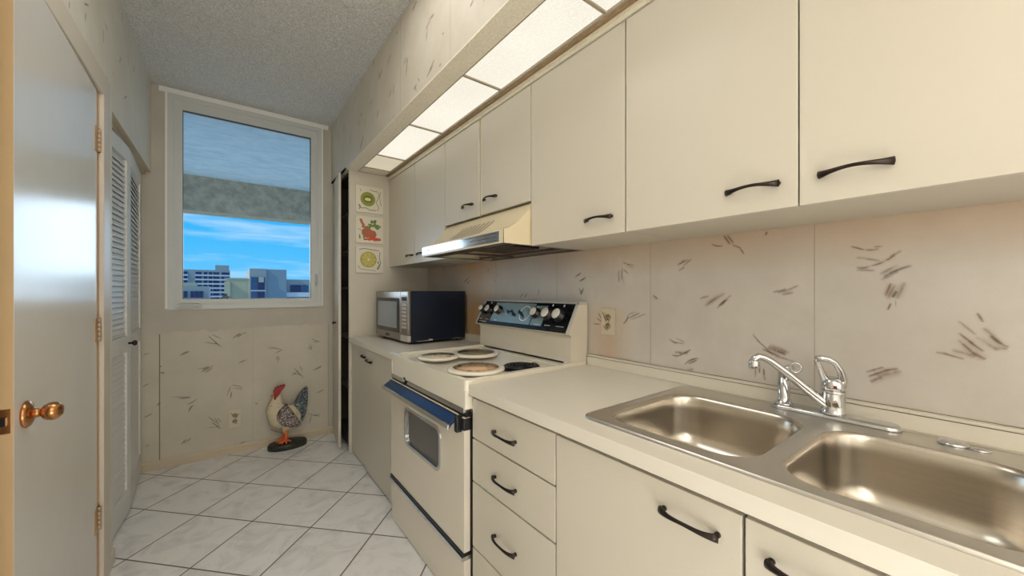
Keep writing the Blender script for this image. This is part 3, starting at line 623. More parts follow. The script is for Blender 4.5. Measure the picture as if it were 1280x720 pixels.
# ------------------------------------------------------------------ cabinets
def pull_mesh():
    bm = B(); L = .124; pts = []; rx = []; rz = []
    for i in range(15):
        t = i/14; y = (t-.5)*L; e = abs(2*t-1)
        pts.append((-.010-.017*(1-e**2.4), y, -.002*math.cos(PI*2*t)))
        rz.append(.0042+.0052*e**2.6); rx.append(.0036+.0022*e**2)
    tube(bm, pts, rz, 12, ry=rx)
    for s in (-1, 1):
        lathe(bm, [(.0062, 0), (.0058, .004), (.005, .011)], (0, s*L*.462, 0), (-1, 0, 0), 14)
    me = bpy.data.meshes.new('pull'); bm.to_mesh(me); bm.free(); me.materials.append(M['bronze'])
    for p in me.polygons: p.use_smooth = True
    return me
PULL = pull_mesh()
def pull(parent, x, y, z, s=1.0, rx=0):
    o = bpy.data.objects.new('pull', PULL); C.objects.link(o); o.parent = parent
    w = V(0, 0, 0); q = parent
    while q is not None: w += q.location; q = q.parent
    o.location = V(x, y, z)-w; o.scale = (1, s, 1); o.rotation_euler = (math.radians(rx), 0, 0); return o
def front(name, parent, x, y0, y1, z0, z1, py=None, pz=None, ps=1.0, t=.019, mat='laminate', rx=0):
    """slab door or drawer front whose room face is at x; its pull is a sub-part"""
    bm = B(); box(bm, x, x+t, y0+.0016, y1-.0016, z0+.0016, z1-.0016, bev=.0012)
    o = obj(name, bm, mat, parent)
    if py is not None: pull(o, x, py, pz, ps, rx)
    return o

XU = 1.11; ZU0, ZU1 = 1.507, 2.25
def upper(y0, y1, z0, label, doors, stile=None):
    t = thing('wall_cabinet', (1.30, (y0+y1)/2, z0), label, 'cabinet', 'flat cream wall cabinets')
    bm = B(); box(bm, XU+.0205, XW-.001, y0+.0005, y1-.0005, z0+.004, 2.2555); box(bm, XU+.0202, XU+.0215, y0+.0006, y1-.0006, z0+.006, 2.2555, 1)
    if stile: box(bm, XU+.008, XU+.0205, stile[0], stile[1], z0+.004, 2.2555, 2)
    obj('carcass', bm, ['laminate_side', 'pale_gap', 'stile'], t)
    for a, b, py, ps in doors: front('door', t, XU, a, b, z0, ZU1, py, z0+(.066 if z0 < 1.6 else .078), ps)
    return t
upper(-.22, .808, ZU0, 'pair of large cream wall cabinets above the sink, with pulls toward each other\'s meeting edge', [(-.22, .3087, .205, 1), (.3093, .808, .409, 1)])
upper(.811, 1.321, ZU0, 'single-door cream wall cabinet right beside the range hood', [(.811, 1.321, .925, 1)])
upper(1.324, 2.176, 1.716, 'short two-door cream cabinet directly above the range hood', [(1.324, 1.742, 1.652, .95), (1.768, 2.176, 1.885, .95)], stile=(1.745, 1.765))
upper(2.179, 3.219, ZU0, 'far cream wall cabinet between the hood and the fruit tiles', [(2.179, 2.665, 2.545, 1), (2.669, 3.219, 2.75, 1)])

XB = .775
def base_carcass(t, y0, y1, x, ztop=.889):
    bm = B(); box(bm, x+.0205, XW-.001, y0+.0005, y1-.0005, .09, ztop); box(bm, x+.0202, x+.0215, y0+.0006, y1-.0006, .092, ztop-.001, 1)
    box(bm, x+.055, XW-.001, y0+.0005, y1-.0005, .0, .09)
    return obj('carcass', bm, ['laminate_side', 'gap'], t)
dr = thing('drawer_base_cabinet', (1.1, 1.05, 0), 'cream base cabinet with a stack of four drawers beside the stove', 'cabinet')
# the carcass stops below the sink only where the bowls are
base_carcass(dr, .811, 1.284, XB)
for z0, z1, pz in ((.722, .879, .792), (.551, .719, .628), (.292, .548, .414), (.06, .289, .17)):
    front('drawer', dr, XB, .811, 1.284, z0, z1, 1.063, pz, 1.05)
sb = thing('sink_base_cabinet', (1.1, .3, 0), 'cream base cabinet with wide doors under the sink', 'cabinet')
bm = B()
box(bm, XB+.0205, XB+.04, -.2395, .8095, .09, .889); box(bm, XB+.0202, XB+.0215, -.239, .809, .092, .888, 1)
box(bm, XB+.04, XW-.001, .795, .8095, .09, .889); box(bm, XB+.04, XW-.001, -.2395, -.225, .09, .889); box(bm, XB+.055, XW-.001, -.2395, .8095, 0, .09)
obj('carcass', bm, ['laminate_side', 'gap'], sb)
front('door', sb, XB, .303, .808, .06, .877, .405, .818, 1.0); front('door', sb, XB, -.237, .300, .06, .877, .198, .818, 1.0)

lc = thing('corner_base_cabinet', (1.1, 2.7, 0), 'narrow cream base cabinet under the microwave counter', 'cabinet')
bm = B(); box(bm, .825, XW-.001, 2.1365, 3.218, .0, .889); box(bm, .8245, .826, 2.137, 3.218, .01, .889, 1); obj('carcass', bm, ['laminate_side', 'gap'], lc)
front('door', lc, .795, 2.137, 2.795, .012, .886, 2.70, .812, .95); front('door', lc, .805, 2.80, 3.219, .012, .886, 2.862, .822, .7)

# ------------------------------------------------------------------ counters
ZK = .93
SX0, SX1, SY0, SY1 = .842, 1.402, -.085, .752
bm = B()
def RZ(x0, x1, y0, y1, z): return [V(x0, y0, z), V(x1, y0, z), V(x1, y1, z), V(x0, y1, z)]
plate(bm, [RZ(.76, XW-.0005, -.25, 1.286, ZK-.04), RZ(SX0+.014, SX1-.014, SY0+.014, SY1-.014, ZK-.04)], (0, 0, .04))
ct = tag(obj('sink_counter', bm, 'counter'), 'long cream laminate worktop around the steel sink', 'countertop')
bm = B(); box(bm, 1.448, XW-.0006, -.25, 1.286, ZK+.0002, ZK+.052, bev=.002); box(bm, 1.444, 1.4478, -.25, 1.286, ZK+.047, ZK+.053)
box(bm, 1.4475, 1.4482, -.25, 1.286, ZK+.0425, ZK+.0445, 1); box(bm, XW-.0022, XW-.0005, -.25, 1.286, ZK+.052, ZK+.0538, 1)
obj('backsplash_lip', bm, ['counter', 'seam'], ct)
bm = B(); box(bm, .7596, .7606, -.25, 1.2862, ZK-.0395, ZK-.0385); obj('edge_seam', bm, 'gap', ct)
bm = B(); box(bm, .785, XW-.0005, 2.1365, 3.2185, ZK-.04, ZK, bev=.0015)
cl = tag(obj('side_counter', bm, 'counter'), 'short cream worktop under the microwave, between stove and pantry', 'countertop')
bm = B(); box(bm, 1.448, XW-.0006, 2.137, 3.2185, ZK+.0002, ZK+.052, bev=.002); obj('backsplash_lip', bm, 'counter', cl)

# ------------------------------------------------------------------ tall pantry with the ajar leaf
pt = thing('pantry_cabinet', (1.1, 3.5, 0), 'tall cream pantry at the end of the counter, narrow door ajar on dark shelves', 'cabinet')
bm = B(); box(bm, .785, XW-.001, 3.2195, 3.240, .0, 2.284, bev=.001); obj('side_panel', bm, 'laminate', pt)
bm = B(); box(bm, .80, XW-.001, 3.742, YB-.016, .07, 2.283); box(bm, 1.35, 1.37, 3.241, 3.741, .0, 2.283); box(bm, .80, 1.349, 3.241, 3.741, .03, .11); box(bm, .80, 1.349, 3.241, 3.741, 2.26, 2.283)
obj('carcass', bm, 'dark_inside', pt)
for z in (.48, .90, 1.32, 1.63, 1.95):
    bm = B(); box(bm, .81, 1.349, 3.241, 3.741, z, z+.018); obj('shelf', bm, 'shelf', pt)
# leaf pivots at the far side
h0 = V(.792, 3.738, 0); a = math.radians(6.3); uu = V(-math.sin(a), -math.cos(a), 0); nn = V(-math.cos(a), math.sin(a), 0)
bm = B(); vs = []
for z in (.015, 2.275):
    for q, dd in ((0, 0), (.425, 0), (.425, .019), (0, .019)): vs.append(bm.verts.new(h0+uu*q+nn*dd+V(0, 0, z)))
for q in ((0, 3, 2, 1), (4, 5, 6, 7), (0, 1, 5, 4), (1, 2, 6, 5), (2, 3, 7, 6), (3, 0, 4, 7)): bm.faces.new([vs[i] for i in q])
bmesh.ops.recalc_face_normals(bm, faces=bm.faces[:])
leaf = obj('door', bm, 'laminate', pt)
bm = B(); c = h0+uu*.24+nn*.019+V(0, 0, 1.03)
lathe(bm, [(.007, 0), (.005, .010), (.011, .016), (.013, .022), (.010, .028), (0, .030)], c, nn, 16); obj('knob', bm, 'black', leaf, smooth=True)

# three fruit plaques on the pantry side
def disc(bm, cx, cz, r, y, mi, rz=None, n=28, wob=0):
    rz = rz or r
    vs = [bm.verts.new((cx+r*(1+wob*math.sin(5*k+cx*40))*math.cos(2*PI*k/n), y, cz+rz*(1+wob*math.cos(4*k))*math.sin(2*PI*k/n))) for k in range(n)]
    bm.faces.new(vs).material_index = mi
def ribbon(bm, pts, w, y, mi):
    prev = None
    for i, p in enumerate(pts):
        a = pts[max(i-1, 0)]; b = pts[min(i+1, len(pts)-1)]; L = math.hypot(b[0]-a[0], b[1]-a[1]) or 1
        nx, nz = -(b[1]-a[1])/L*w, (b[0]-a[0])/L*w
        cur = (bm.verts.new((p[0]+nx, y, p[1]+nz)), bm.verts.new((p[0]-nx, y, p[1]-nz)))
        if prev: bm.faces.new((prev[0], prev[1], cur[1], cur[0])).material_index = mi
        prev = cur
YP = 3.2195
def plaque(z0, z1, label, draw, mats):
    bm = B(); box(bm, .833, 1.056, YP-.012, YP, z0, z1, bev=.003)
    cx, cz = (.833+1.056)/2, (z0+z1)/2; draw(bm, cx, cz, YP-.0124)
    return tag(obj('decorative_tile', bm, ['plaque']+mats), label, 'wall tile', 'square fruit tiles on the pantry side')
def kiwi(bm, cx, cz, y):
    disc(bm, cx-.015, cz+.004, .060, y, 1); disc(bm, cx-.015, cz+.004, .054, y-.0003, 2); disc(bm, cx-.015, cz+.004, .036, y-.0006, 3, .028); disc(bm, cx-.015, cz+.002, .026, y-.0009, 4, .014)
    ribbon(bm, [(cx+.0, cz+.085), (cx+.03, cz+.075), (cx+.06, cz+.078), (cx+.078, cz+.055), (cx+.06, cz+.0), (cx+.05, cz-.01), (cx+.075, cz-.06), (cx+.06, cz-.085)], .0022, y, 5)
    ribbon(bm, [(cx-.09, cz-.05), (cx-.07, cz-.075), (cx-.03, cz-.07), (cx+.0, cz-.085), (cx+.05, cz-.083)], .003, y, 5)
    ribbon(bm, [(cx+.09, cz+.08), (cx+.08, cz+.03), (cx+.092, cz-.04)], .002, y, 5); ribbon(bm, [(cx-.09, cz-.045), (cx-.075, cz-.06), (cx-.085, cz-.085)], .0035, y, 5)
    ribbon(bm, [(cx-.08, cz+.085), (cx-.07, cz+.07), (cx-.075, cz+.06)], .002, y, 5)
def herbs(bm, cx, cz, y):
    disc(bm, cx-.02, cz-.025, .044, y, 1, .042); disc(bm, cx+.025, cz-.035, .030, y-.0002, 1, .032)
    ribbon(bm, [(cx-.075, cz+.085), (cx-.06, cz+.05), (cx-.045, cz+.03)], .010, y-.0003, 1); ribbon(bm, [(cx-.065, cz+.022), (cx+.005, cz+.018)], .008, y-.0004, 1)
    random.seed(11)
    for k in range(26):
        a = random.uniform(0, PI); r = random.uniform(.02, .075); disc(bm, cx+.035+math.cos(a)*r*.75, cz+.015+math.sin(a)*r, .011, y-.0005-.00002*k, 2, .009, n=7, wob=.2)
    for k in range(9): disc(bm, cx-.085+random.uniform(0, .045), cz-.055+random.uniform(-.02, .02), .007, y-.0006-.00002*k, 2, n=6)
    ribbon(bm, [(cx-.05, cz-.083), (cx+.0, cz-.075), (cx+.05, cz-.082)], .007, y-.0009, 3); ribbon(bm, [(cx+.0, cz-.06), (cx+.04, cz-.082), (cx+.09, cz-.074)], .010, y-.0011, 3)
    ribbon(bm, [(cx-.01, cz-.088), (cx+.03, cz-.066), (cx+.07, cz-.07)], .006, y-.0013, 3); ribbon(bm, [(cx-.095, cz+.0), (cx-.07, cz-.006), (cx-.06, cz-.01)], .002, y, 2)
def lemon(bm, cx, cz, y):
    disc(bm, cx-.01, cz+.002, .066, y, 1); disc(bm, cx-.01, cz+.002, .060, y-.0003, 2)
    for k in range(9):
        a = 2*PI*k/9; ribbon(bm, [(cx-.01+.008*math.cos(a), cz+.002+.008*math.sin(a)), (cx-.01+.056*math.cos(a), cz+.002+.056*math.sin(a))], .0012, y-.0006, 3)
    disc(bm, cx-.01, cz+.002, .008, y-.0009, 3)
    ribbon(bm, [(cx-.085, cz+.083), (cx-.04, cz+.092), (cx+.02, cz+.084), (cx+.075, cz+.08)], .003, y, 4); ribbon(bm, [(cx+.085, cz+.07), (cx+.078, cz+.02), (cx+.09, cz-.02), (cx+.07, cz-.075)], .003, y, 4)
    for q in ((.065, -.07), (.074, -.055), (.08, -.04), (.07, -.02)): disc(bm, cx+q[0], cz+q[1], .007, y-.0003, 5, .010, n=8)
    ribbon(bm, [(cx-.095, cz-.05), (cx-.075, cz-.078), (cx-.02, cz-.085), (cx+.05, cz-.09)], .002, y, 4)
plaque(1.950, 2.171, 'white relief tile with a green kiwi slice, top of the three', kiwi, ['lemon_rind', 'kiwi', 'kiwi_dark', 'kiwi_pale', 'plaque_edge'])
plaque(1.700, 1.922, 'white tile with red chillies, mortar and green herbs, middle of three', herbs, ['terracotta', 'herb', 'chilli'])
plaque(1.452, 1.672, 'white relief tile with a yellow lemon slice, bottom of the three', lemon, ['lemon_rind', 'lemon', 'kiwi_pale', 'plaque_edge', 'herb'])

# ------------------------------------------------------------------ stove
st = thing('electric_stove', (1.1, 1.71, 0), 'almond freestanding electric stove with chrome trim and rear control panel', 'stove')
Y0, Y1 = 1.2895, 2.1335; XF0 = .747
bm = B(); box(bm, XF0+.045, 1.455, Y0+.003, Y1-.003, .03, .905); box(bm, XF0+.03, XF0+.045, Y0+.005, Y1-.005, .03, .80, 1)
for x in (.84, 1.40):
    for y in (Y0+.05, Y1-.05): lathe(bm, [(.02, 0), (.02, .031)], (x, y, 0), seg=12, mi=1)
obj('body', bm, ['enamel', 'black'], st)
# cooktop: raised rim and recessed pan
bm = B()
outer = [V(p[0], p[1], .905) for p in rrect(XF0, 1.455, Y0, Y1, .014)]; inner = [V(p[0], p[1], .905) for p in rrect(XF0+.026, 1.345, Y0+.028, Y1-.028, .03)]
plate(bm, [outer, inner], (0, 0, .043)); box(bm, XF0+.020, 1.35, Y0+.022, Y1-.022, .905, .932)
box(bm, 1.30, 1.345, Y0+.03, Y1-.03, .932, .940)
obj('cooktop', bm, 'enamel_white', st)
bm = B()
prism(bm, [(XF0+.002, .834), (XF0+.045, .834), (XF0+.045, .9045), (XF0+.001, .9045)], 1, Y0+.0205, Y1-.0205)
prism(bm, [(XF0, .832), (XF0+.045, .832), (XF0+.045, .9045), (XF0-.001, .9045)], 1, Y0+.0005, Y0+.020, bev=.002); prism(bm, [(XF0, .832), (XF0+.045, .832), (XF0+.045, .9045), (XF0-.001, .9045)], 1, Y1-.020, Y1-.0005, bev=.002)
obj('apron', bm, 'enamel_white', st)
bm = B(); box(bm, XF0+.002, XF0+.04, Y0+.02, Y1-.004, .812, .832, 0); box(bm, XF0+.006, XF0+.04, Y0+.006, Y1-.004, .800, .8115, 1)
prism(bm, [(Y1-.225, .826), (Y1-.205, .846), (Y1-.185, .826), (Y1-.205, .806)], 0, XF0-.006, XF0+.001, 1); prism(bm, [(Y1-.215, .826), (Y1-.205, .837), (Y1-.195, .826), (Y1-.205, .815)], 0, XF0-.009, XF0-.006, 0)
obj('chrome_strip', bm, ['chrome', 'black'], st)
# oven door
bm = B()
def RX(y0, y1, z0, z1, x, r=None): 
    return [V(x, p[0], p[1]) for p in (rrect(y0, y1, z0, z1, r) if r else [(y0, z0), (y1, z0), (y1, z1), (y0, z1)])]
plate(bm, [RX(Y0+.012, Y1-.003, .262, .798, XF0), RX(1.515, 1.915, .508, .690, XF0, .035)], (.028, 0, 0))
dd = obj('oven_door', bm, 'enamel', st)
bm = B(); plate(bm, [RX(1.505, 1.925, .498, .700, XF0-.004, .045), RX(1.520, 1.910, .513, .685, XF0-.004, .032)], (.010, 0, 0)); obj('window_frame', bm, 'chrome', dd)
bm = B(); plate(bm, [RX(1.516, 1.914, .509, .689, XF0+.006, .03)], (.006, 0, 0)); obj('window_glass', bm, 'oven_glass', dd)
bm = B()
prism(bm, [(XF0-.002, .797), (XF0-.002, .786), (XF0-.036, .762), (XF0-.042, .752), (XF0-.047, .753), (XF0-.047, .768), (XF0-.040, .771)], 1, Y0+.055, Y1+.0, mi=2, bev=.0012)
box(bm, XF0-.0505, XF0-.044, Y0+.053, Y1+.001, .751, .7695, 0, bev=.001)
box(bm, XF0-.006, XF0-.001, Y0+.055, Y1-.003, .7975, .8, 1); box(bm, XF0-.005, XF0-.001, Y0+.055, Y1-.003, .800, .805, 3)
obj('handle', bm, ['chrome', 'gap', 'navy_reflection', 'stile'], dd)
bm = B(); box(bm, XF0-.022, XF0+.03, Y0+.030, Y0+.054, .738, .800, 0, bev=.002); box(bm, XF0-.004, XF0+.03, Y0+.006, Y0+.029, .748, .795, 0, bev=.002)
obj('handle_bracket', bm, 'black', dd)
bm = B(); box(bm, XF0-.004, XF0+.03, Y0+.010, Y1-.003, .248, .2605, 0); box(bm, XF0-.010, XF0+.03, Y0+.010, Y1-.003, .232, .2475, 1)
obj('drawer_strip', bm, ['black', 'chrome'], st)
bm = B(); prism(bm, [(XF0-.001, .231), (XF0+.030, .231), (XF0+.030, .008), (XF0+.004, .008)], 1, Y0+.010, Y1-.003, bev=.003); obj('storage_drawer', bm, 'enamel', st)
# rear riser and control panel
bm = B()
prism(bm, [(1.345, .90), (1.462, .90), (1.462, 1.235), (1.400, 1.235), (1.322, 1.088), (1.345, 1.078)], 1, Y0+.004, Y1-.004, bev=.002); obj('riser', bm, 'enamel', st)
pa, pb = V(1.3195, 0, 1.088), V(1.3975, 0, 1.238)             # slanted face
sl = (pb-pa).normalized(); pn_ = V(-sl.z, 0, sl.x)
def PP(t, y, off): return V(pa.x+(pb.x-pa.x)*t, y, pa.z+(pb.z-pa.z)*t)+pn_*off
def pquad(bm, y0, y1, t0, t1, off, mi):
    vs = [bm.verts.new(PP(t, y, off)) for t, y in ((t0, y0), (t0, y1), (t1, y1), (t1, y0))]; bm.faces.new(vs).material_index = mi
def pslab(bm, y0, y1, t0, t1, o0, o1, mi):
    A = [bm.verts.new(PP(t, y, o0)) for t, y in ((t0, y0), (t0, y1), (t1, y1), (t1, y0))]; D = [bm.verts.new(PP(t, y, o1)) for t, y in ((t0, y0), (t0, y1), (t1, y1), (t1, y0))]
    fs = [bm.faces.new(A), bm.faces.new(D)]+[bm.faces.new((A[i], A[(i+1) % 4], D[(i+1) % 4], D[i])) for i in range(4)]
    for f in fs: f.material_index = mi
    bmesh.ops.recalc_face_normals(bm, faces=fs)
bm = B()
pslab(bm, Y0+.012, Y1-.010, .03, .97, .0, .006, 1)
for q in ((Y0+.004, Y0+.012, -.01, 1.01), (Y1-.010, Y1-.004, -.01, 1.01), (Y0+.004, Y1-.004, .965, 1.02)): pslab(bm, q[0], q[1], q[2], q[3], .0, .011, 0)
box(bm, 1.398, 1.458, Y0+.004, Y1-.004, 1.2355, 1.246, 0)
pslab(bm, 1.600, 1.985, .16, .92, .0061, .0078, 2); pslab(bm, 1.500, 1.592, .16, .86, .0061, .0075, 2)
panel_bm = bm
def arc(bm, cy, ct, r, a0, a1, w, off, n=18):
    prev = None; H = (pb-pa).length
    for i in range(n+1):
        a = a0+(a1-a0)*i/n
        cur = [bm.verts.new(PP(ct+rr*math.sin(a)/H, cy-rr*math.cos(a), off)) for rr in (r-w, r+w)]
        if prev: bm.faces.new((prev[0], prev[1], cur[1], cur[0])).material_index = 3
        prev = cur
arc(bm, 1.668, .55, .045, 0, 2*PI, .0035, .0082)
random.seed(2)
for y, n in ((2.10, 2), (2.03, 3), (1.545, 3), (1.46, 3), (1.375, 4), (1.93, 2)):
    for k in range(n*2): pslab(bm, y-.012*k*.6+.008, y-.012*k*.6+.012, .19, .22, .0080, .0083, 3)
for k in range(7): pslab(bm, 2.095-.012*k, 2.102-.012*k, .10, .13, .0063, .0066, 3)
for y in (1.462, 1.378, 2.115, 2.045): pslab(bm, y-.003, y+.005, .86, .93, .0063, .0085, 3)
for (y0, t0, y1, t1, wd) in ((1.845, .60, 1.815, .52, .11), (1.82, .56, 1.80, .62, .09), (1.80, .62, 1.765, .47, .11), (1.785, .50, 1.745, .45, .11), (1.735, .62, 1.69, .50, .12), (1.70, .54, 1.665, .40, .11)):
    vs = [bm.verts.new(PP(t, y, .0086)) for t, y in ((t0-wd/2, y0), (t0+wd/2, y0), (t1+wd/2, y1), (t1-wd/2, y1))]; bm.faces.new(vs).material_index = 4
cp = obj('control_panel', bm, ['chrome_soft', 'black_gloss', 'panel_blue', 'glow_mark', 'black'], st)
for y, t, r in ((2.105, .60, .024), (2.030, .60, .026), (1.925, .60, .026), (1.572, .58, .029), (1.475, .57, .031), (1.390, .56, .032)):
    bm = B(); lathe(bm, [(r*1.15, .006), (r*1.1, .010), (r, .012), (r*.95, .036), (0, .036)], PP(t, y, 0), pn_, 20)
    k = obj('control_knob', bm, 'black', st, smooth=False)
    bm = B(); lathe(bm, [(r*.86, .0361), (r*.84, .0385), (r*.5, .0395), (0, .0395)], PP(t, y, 0), pn_, 20); obj('knob_cap', bm, 'cap', k)

# burners: three printed covers and one bare coil
def cover(x, y, r, label, pm):
    t = thing('burner_cover', (x, y, .949), label, 'burner cover', 'printed burner covers on the stove')
    bm = B(); lathe(bm, [(r-.006, 0), (r, .003), (r, .010), (r-.004, .0145), (r-.012, .0155), (0, .0155)], (x, y, .9485), seg=40); obj('disc', bm, 'enamel_white', t)
    bm = B(); lathe(bm, [(r*.80, 0), (0, .0004)], (x, y, .9643), seg=30); q = obj('print', bm, pm, t)
cover(.885, 1.812, .106, 'round white burner cover with dark fruit print, front left near the microwave', 'print_a')
cover(1.10, 1.785, .128, 'round white burner cover with olive print, at the back beside the control panel', 'print_b')
cover(.884, 1.432, .128, 'round white burner cover with russet leaf print, nearest the oven front', 'print_c')
bn = obj('coil_burner', (lambda b: b)(B()), 'coil', st)
bm = B(); pts = []
for k in range(150):
    a = k*.17; r = .018+.0028*a; pts.append((1.118+r*math.cos(a), 1.408+r*math.sin(a), .944))
tube(bm, pts, .0048, 8); bm.to_mesh(bn.data); bm.free()
for p in bn.data.polygons: p.use_smooth = True
bm = B(); lathe(bm, [(.100, .004), (.096, .0062), (.086, .004), (.05, .001), (0, .001)], (1.118, 1.408, .932), seg=36, cap=False); obj('drip_pan', bm, 'drip', bn)

# ------------------------------------------------------------------ range hood
hd = thing('range_hood', (1.2, 1.75, 1.51), 'greasy almond range hood with slanted top vents and shiny control strip', 'range hood')
HY0, HY1 = 1.326, 2.174; HX = .955
prof = [(HX, 1.572)]
for i in range(9):
    t = i/8; prof.append((HX+.008+(1.128-HX-.008)*t, 1.575+.136*(t**.55 if False else (1-(1-t)**2)*.35+t*.65)))
# concave front: low near the lip, rising steeply at the cabinet
prof = [(HX, 1.572)]+[(HX+.006+(1.128-HX-.006)*t, 1.574+.137*(t**1.55)) for t in [i/10 for i in range(11)]]
bm = B()
rows = [[bm.verts.new((x, y, z)) for x, z in prof] for y in (HY0, HY1)]
for i in range(len(prof)-1): f = bm.faces.new((rows[0][i], rows[1][i], rows[1][i+1], rows[0][i+1])); f.smooth = i > 0
box(bm, HX, HX+.004, HY0, HY1, 1.512, 1.5719)
for y0 in (HY0, HY1-.004):
    pl = [(HX+.001, 1.512), (HX+.001, 1.572)]+[(x, z-.0005) for x, z in prof[1:]]+[(XW-.002, 1.711), (XW-.002, 1.512)]
    prism(bm, pl, 1, y0, y0+.004)
box(bm, 1.128, XW-.002, HY0, HY1, 1.706, 1.711)
def hz(x): t = (x-HX-.006)/(1.128-HX-.006); return 1.574+.137*(max(t, 0)**1.55)
for k in range(8):
    y = 1.60+k*.043; xs = [1.0+.085*i/6 for i in range(7)]
    for a, b in zip(xs, xs[1:]):
        sh = .25; ya, yb = y-(a-1.0)*sh, y-(b-1.0)*sh
        bm.faces.new([bm.verts.new(p) for p in ((a, ya, hz(a)+.002), (a, ya+.011, hz(a)+.002), (b, yb+.011, hz(b)+.002), (b, yb, hz(b)+.002))]).material_index = 1
obj('shell', bm, ['enamel_hood', 'slot_grey'], hd)
bm = B(); box(bm, HX-.003, HX-.0002, HY0+.025, HY1-.004, 1.520, 1.566, bev=.001); fp = obj('control_strip', bm, 'chrome', hd)
bm = B()
for k, (y0, y1, z0, z1) in enumerate([(2.125, 2.10, 1.545, 1.551), (2.11, 2.085, 1.539, 1.545), (2.09, 2.07, 1.548, 1.543), (2.078, 2.058, 1.540, 1.546)]):
    q = [bm.verts.new((HX-.0034, y, z)) for y, z in ((y0, z0), (y0, z0+.004), (y1, z1+.004), (y1, z1))]; bm.faces.new(q)
box(bm, HX-.0038, HX-.003, 1.37, 1.66, 1.526, 1.5275); box(bm, HX-.0038, HX-.003, 1.37, 1.66, 1.558, 1.5595)
box(bm, HX-.0038, HX-.003, 1.37, 1.60, 1.541, 1.5425)
obj('strip_marks', bm, 'black', fp)
bm = B(); box(bm, HX+.10, XW-.003, HY0+.005, HY1-.005, 1.597, 1.600, 0)
obj('inner_pan', bm, 'grease_black', hd)
bm = B(); box(bm, HX+.012, HX+.05, HY0+.004, HY1-.004, 1.511, 1.514); box(bm, HX+.012, XW-.003, HY0+.004, HY0+.02, 1.511, 1.514); box(bm, HX+.012, XW-.003, HY1-.02, HY1-.004, 1.511, 1.514); box(bm, XW-.02, XW-.003, HY0+.02, HY1-.02, 1.511, 1.514)
obj('bottom_flange', bm, 'grease_metal', hd)
bm = B(); box(bm, HX+.14, HX+.38, 1.52, 1.86, 1.530, 1.538, 0); 
for k in range(10): box(bm, HX+.14, HX+.38, 1.53+k*.033, 1.535+k*.033, 1.526, 1.5295, 1)
box(bm, HX+.09, HX+.10, HY0+.02, HY1-.02, 1.514, 1.528, 1); box(bm, HX+.40, HX+.41, HY0+.02, HY1-.02, 1.514, 1.528, 1); box(bm, HX+.05, XW-.02, 1.90, 1.912, 1.514, 1.526, 1)
obj('grease_filter', bm, ['grease_black', 'grease_metal'], hd)

# ------------------------------------------------------------------ microwave
mt = Matrix.Translation((1.17, 2.80, 0)) @ Matrix.Rotation(math.radians(2.0), 4, 'Z')
mw = thing('microwave_oven', (1.17, 2.80, ZK), 'black microwave with silver front on the short worktop beside the pantry', 'microwave')
def mobj(name, bm, mats, parent=mw): bmesh.ops.transform(bm, matrix=mt, verts=bm.verts[:]); return obj(name, bm, mats, parent)
hx0, hx1, hy = -.185, .262, .312; z0, z1 = .948, 1.302
bm = B(); box(bm, hx0+.012, hx1, -hy, hy, z0, z1, bev=.003); box(bm, hx0+.012, hx0+.030, -hy-.0012, -hy+.01, z0+.001, z1-.001, 0); 
for x in (-.14, .22):
    for y in (-.26, .26): lathe(bm, [(.012, 0), (.014, .017)], (x, y, ZK+.0006), seg=12)
mobj('shell', bm, 'mw_side')
bm = B(); box(bm, -.13, -.02, -hy-.003, -hy-.0005, .950, .954); box(bm, -.04, -.01, -hy-.004, -hy-.0005, .950, .962); box(bm, .15, .22, -hy-.003, -hy-.0005, .950, .953)
mobj('bottom_trim', bm, 'mw_key')
bm = B(); box(bm, hx0-.012, hx0+.0118, -hy+.122, hy, z0+.002, z1-.002, bev=.004); md = mobj('door', bm, 'mw_front')
bm = B(); plate(bm, [[V(hx0-.0128, p[0], p[1]) for p in rrect(-hy+.150, hy-.028, z0+.055, z1-.05, .012)]], (-.0016, 0, 0)); 
wgl = mobj('door_glass', bm, 'black_gloss', md)
bm = B(); plate(bm, [[V(hx0-.0146, p[0], p[1]) for p in rrect(-hy+.185, hy-.06, z0+.085, z1-.075, .008)]], (-.0008, 0, 0)); mobj('door_window', bm, 'mw_glass', md)
bm = B(); plate(bm, [[V(hx0-.0130, p[0], p[1]) for p in rrect(.02, .09, z0+.018, z0+.036, .006)]], (-.001, 0, 0)); mobj('badge', bm, 'black', md)
bm = B(); box(bm, hx0-.012, hx0+.0118, -hy, -hy+.120, z0+.045, z1-.002, bev=.004); pnl = mobj('control_panel', bm, 'mw_front')
bm = B(); box(bm, hx0-.0134, hx0-.012, -hy+.018, -hy+.102, z1-.068, z1-.03); mobj('display', bm, 'black_gloss', pnl)
bm = B()
for r in range(7):
    for c in range(3): box(bm, hx0-.0138, hx0-.0119, -hy+.020+c*.028, -hy+.042+c*.028, z1-.105-r*.026, z1-.087-r*.026, 0, bev=.001)
mobj('keypad', bm, 'mw_key', pnl)
bm = B(); box(bm, hx0-.016, hx0+.0118, -hy, -hy+.120, z0+.002, z0+.044, bev=.003); mobj('open_button', bm, 'mw_key')

# ------------------------------------------------------------------ sink
sk = thing('double_sink', (1.12, .33, ZK), 'stainless steel double-bowl sink set into the long worktop', 'sink')
bowls = [(.874, 1.300, .330, .727, .09), (.874, 1.300, -.06, .292, .09)]
bm = B()
zt = ZK+.006
outer = [V(p[0], p[1], zt) for p in rrect(SX0, SX1, SY0, SY1, .022)]
loops = [outer]+[[V(p[0], p[1], zt) for p in rrect(x0, x1, y0, y1, r, 9)] for x0, x1, y0, y1, r in bowls]
LL = loop_fill(bm, loops)
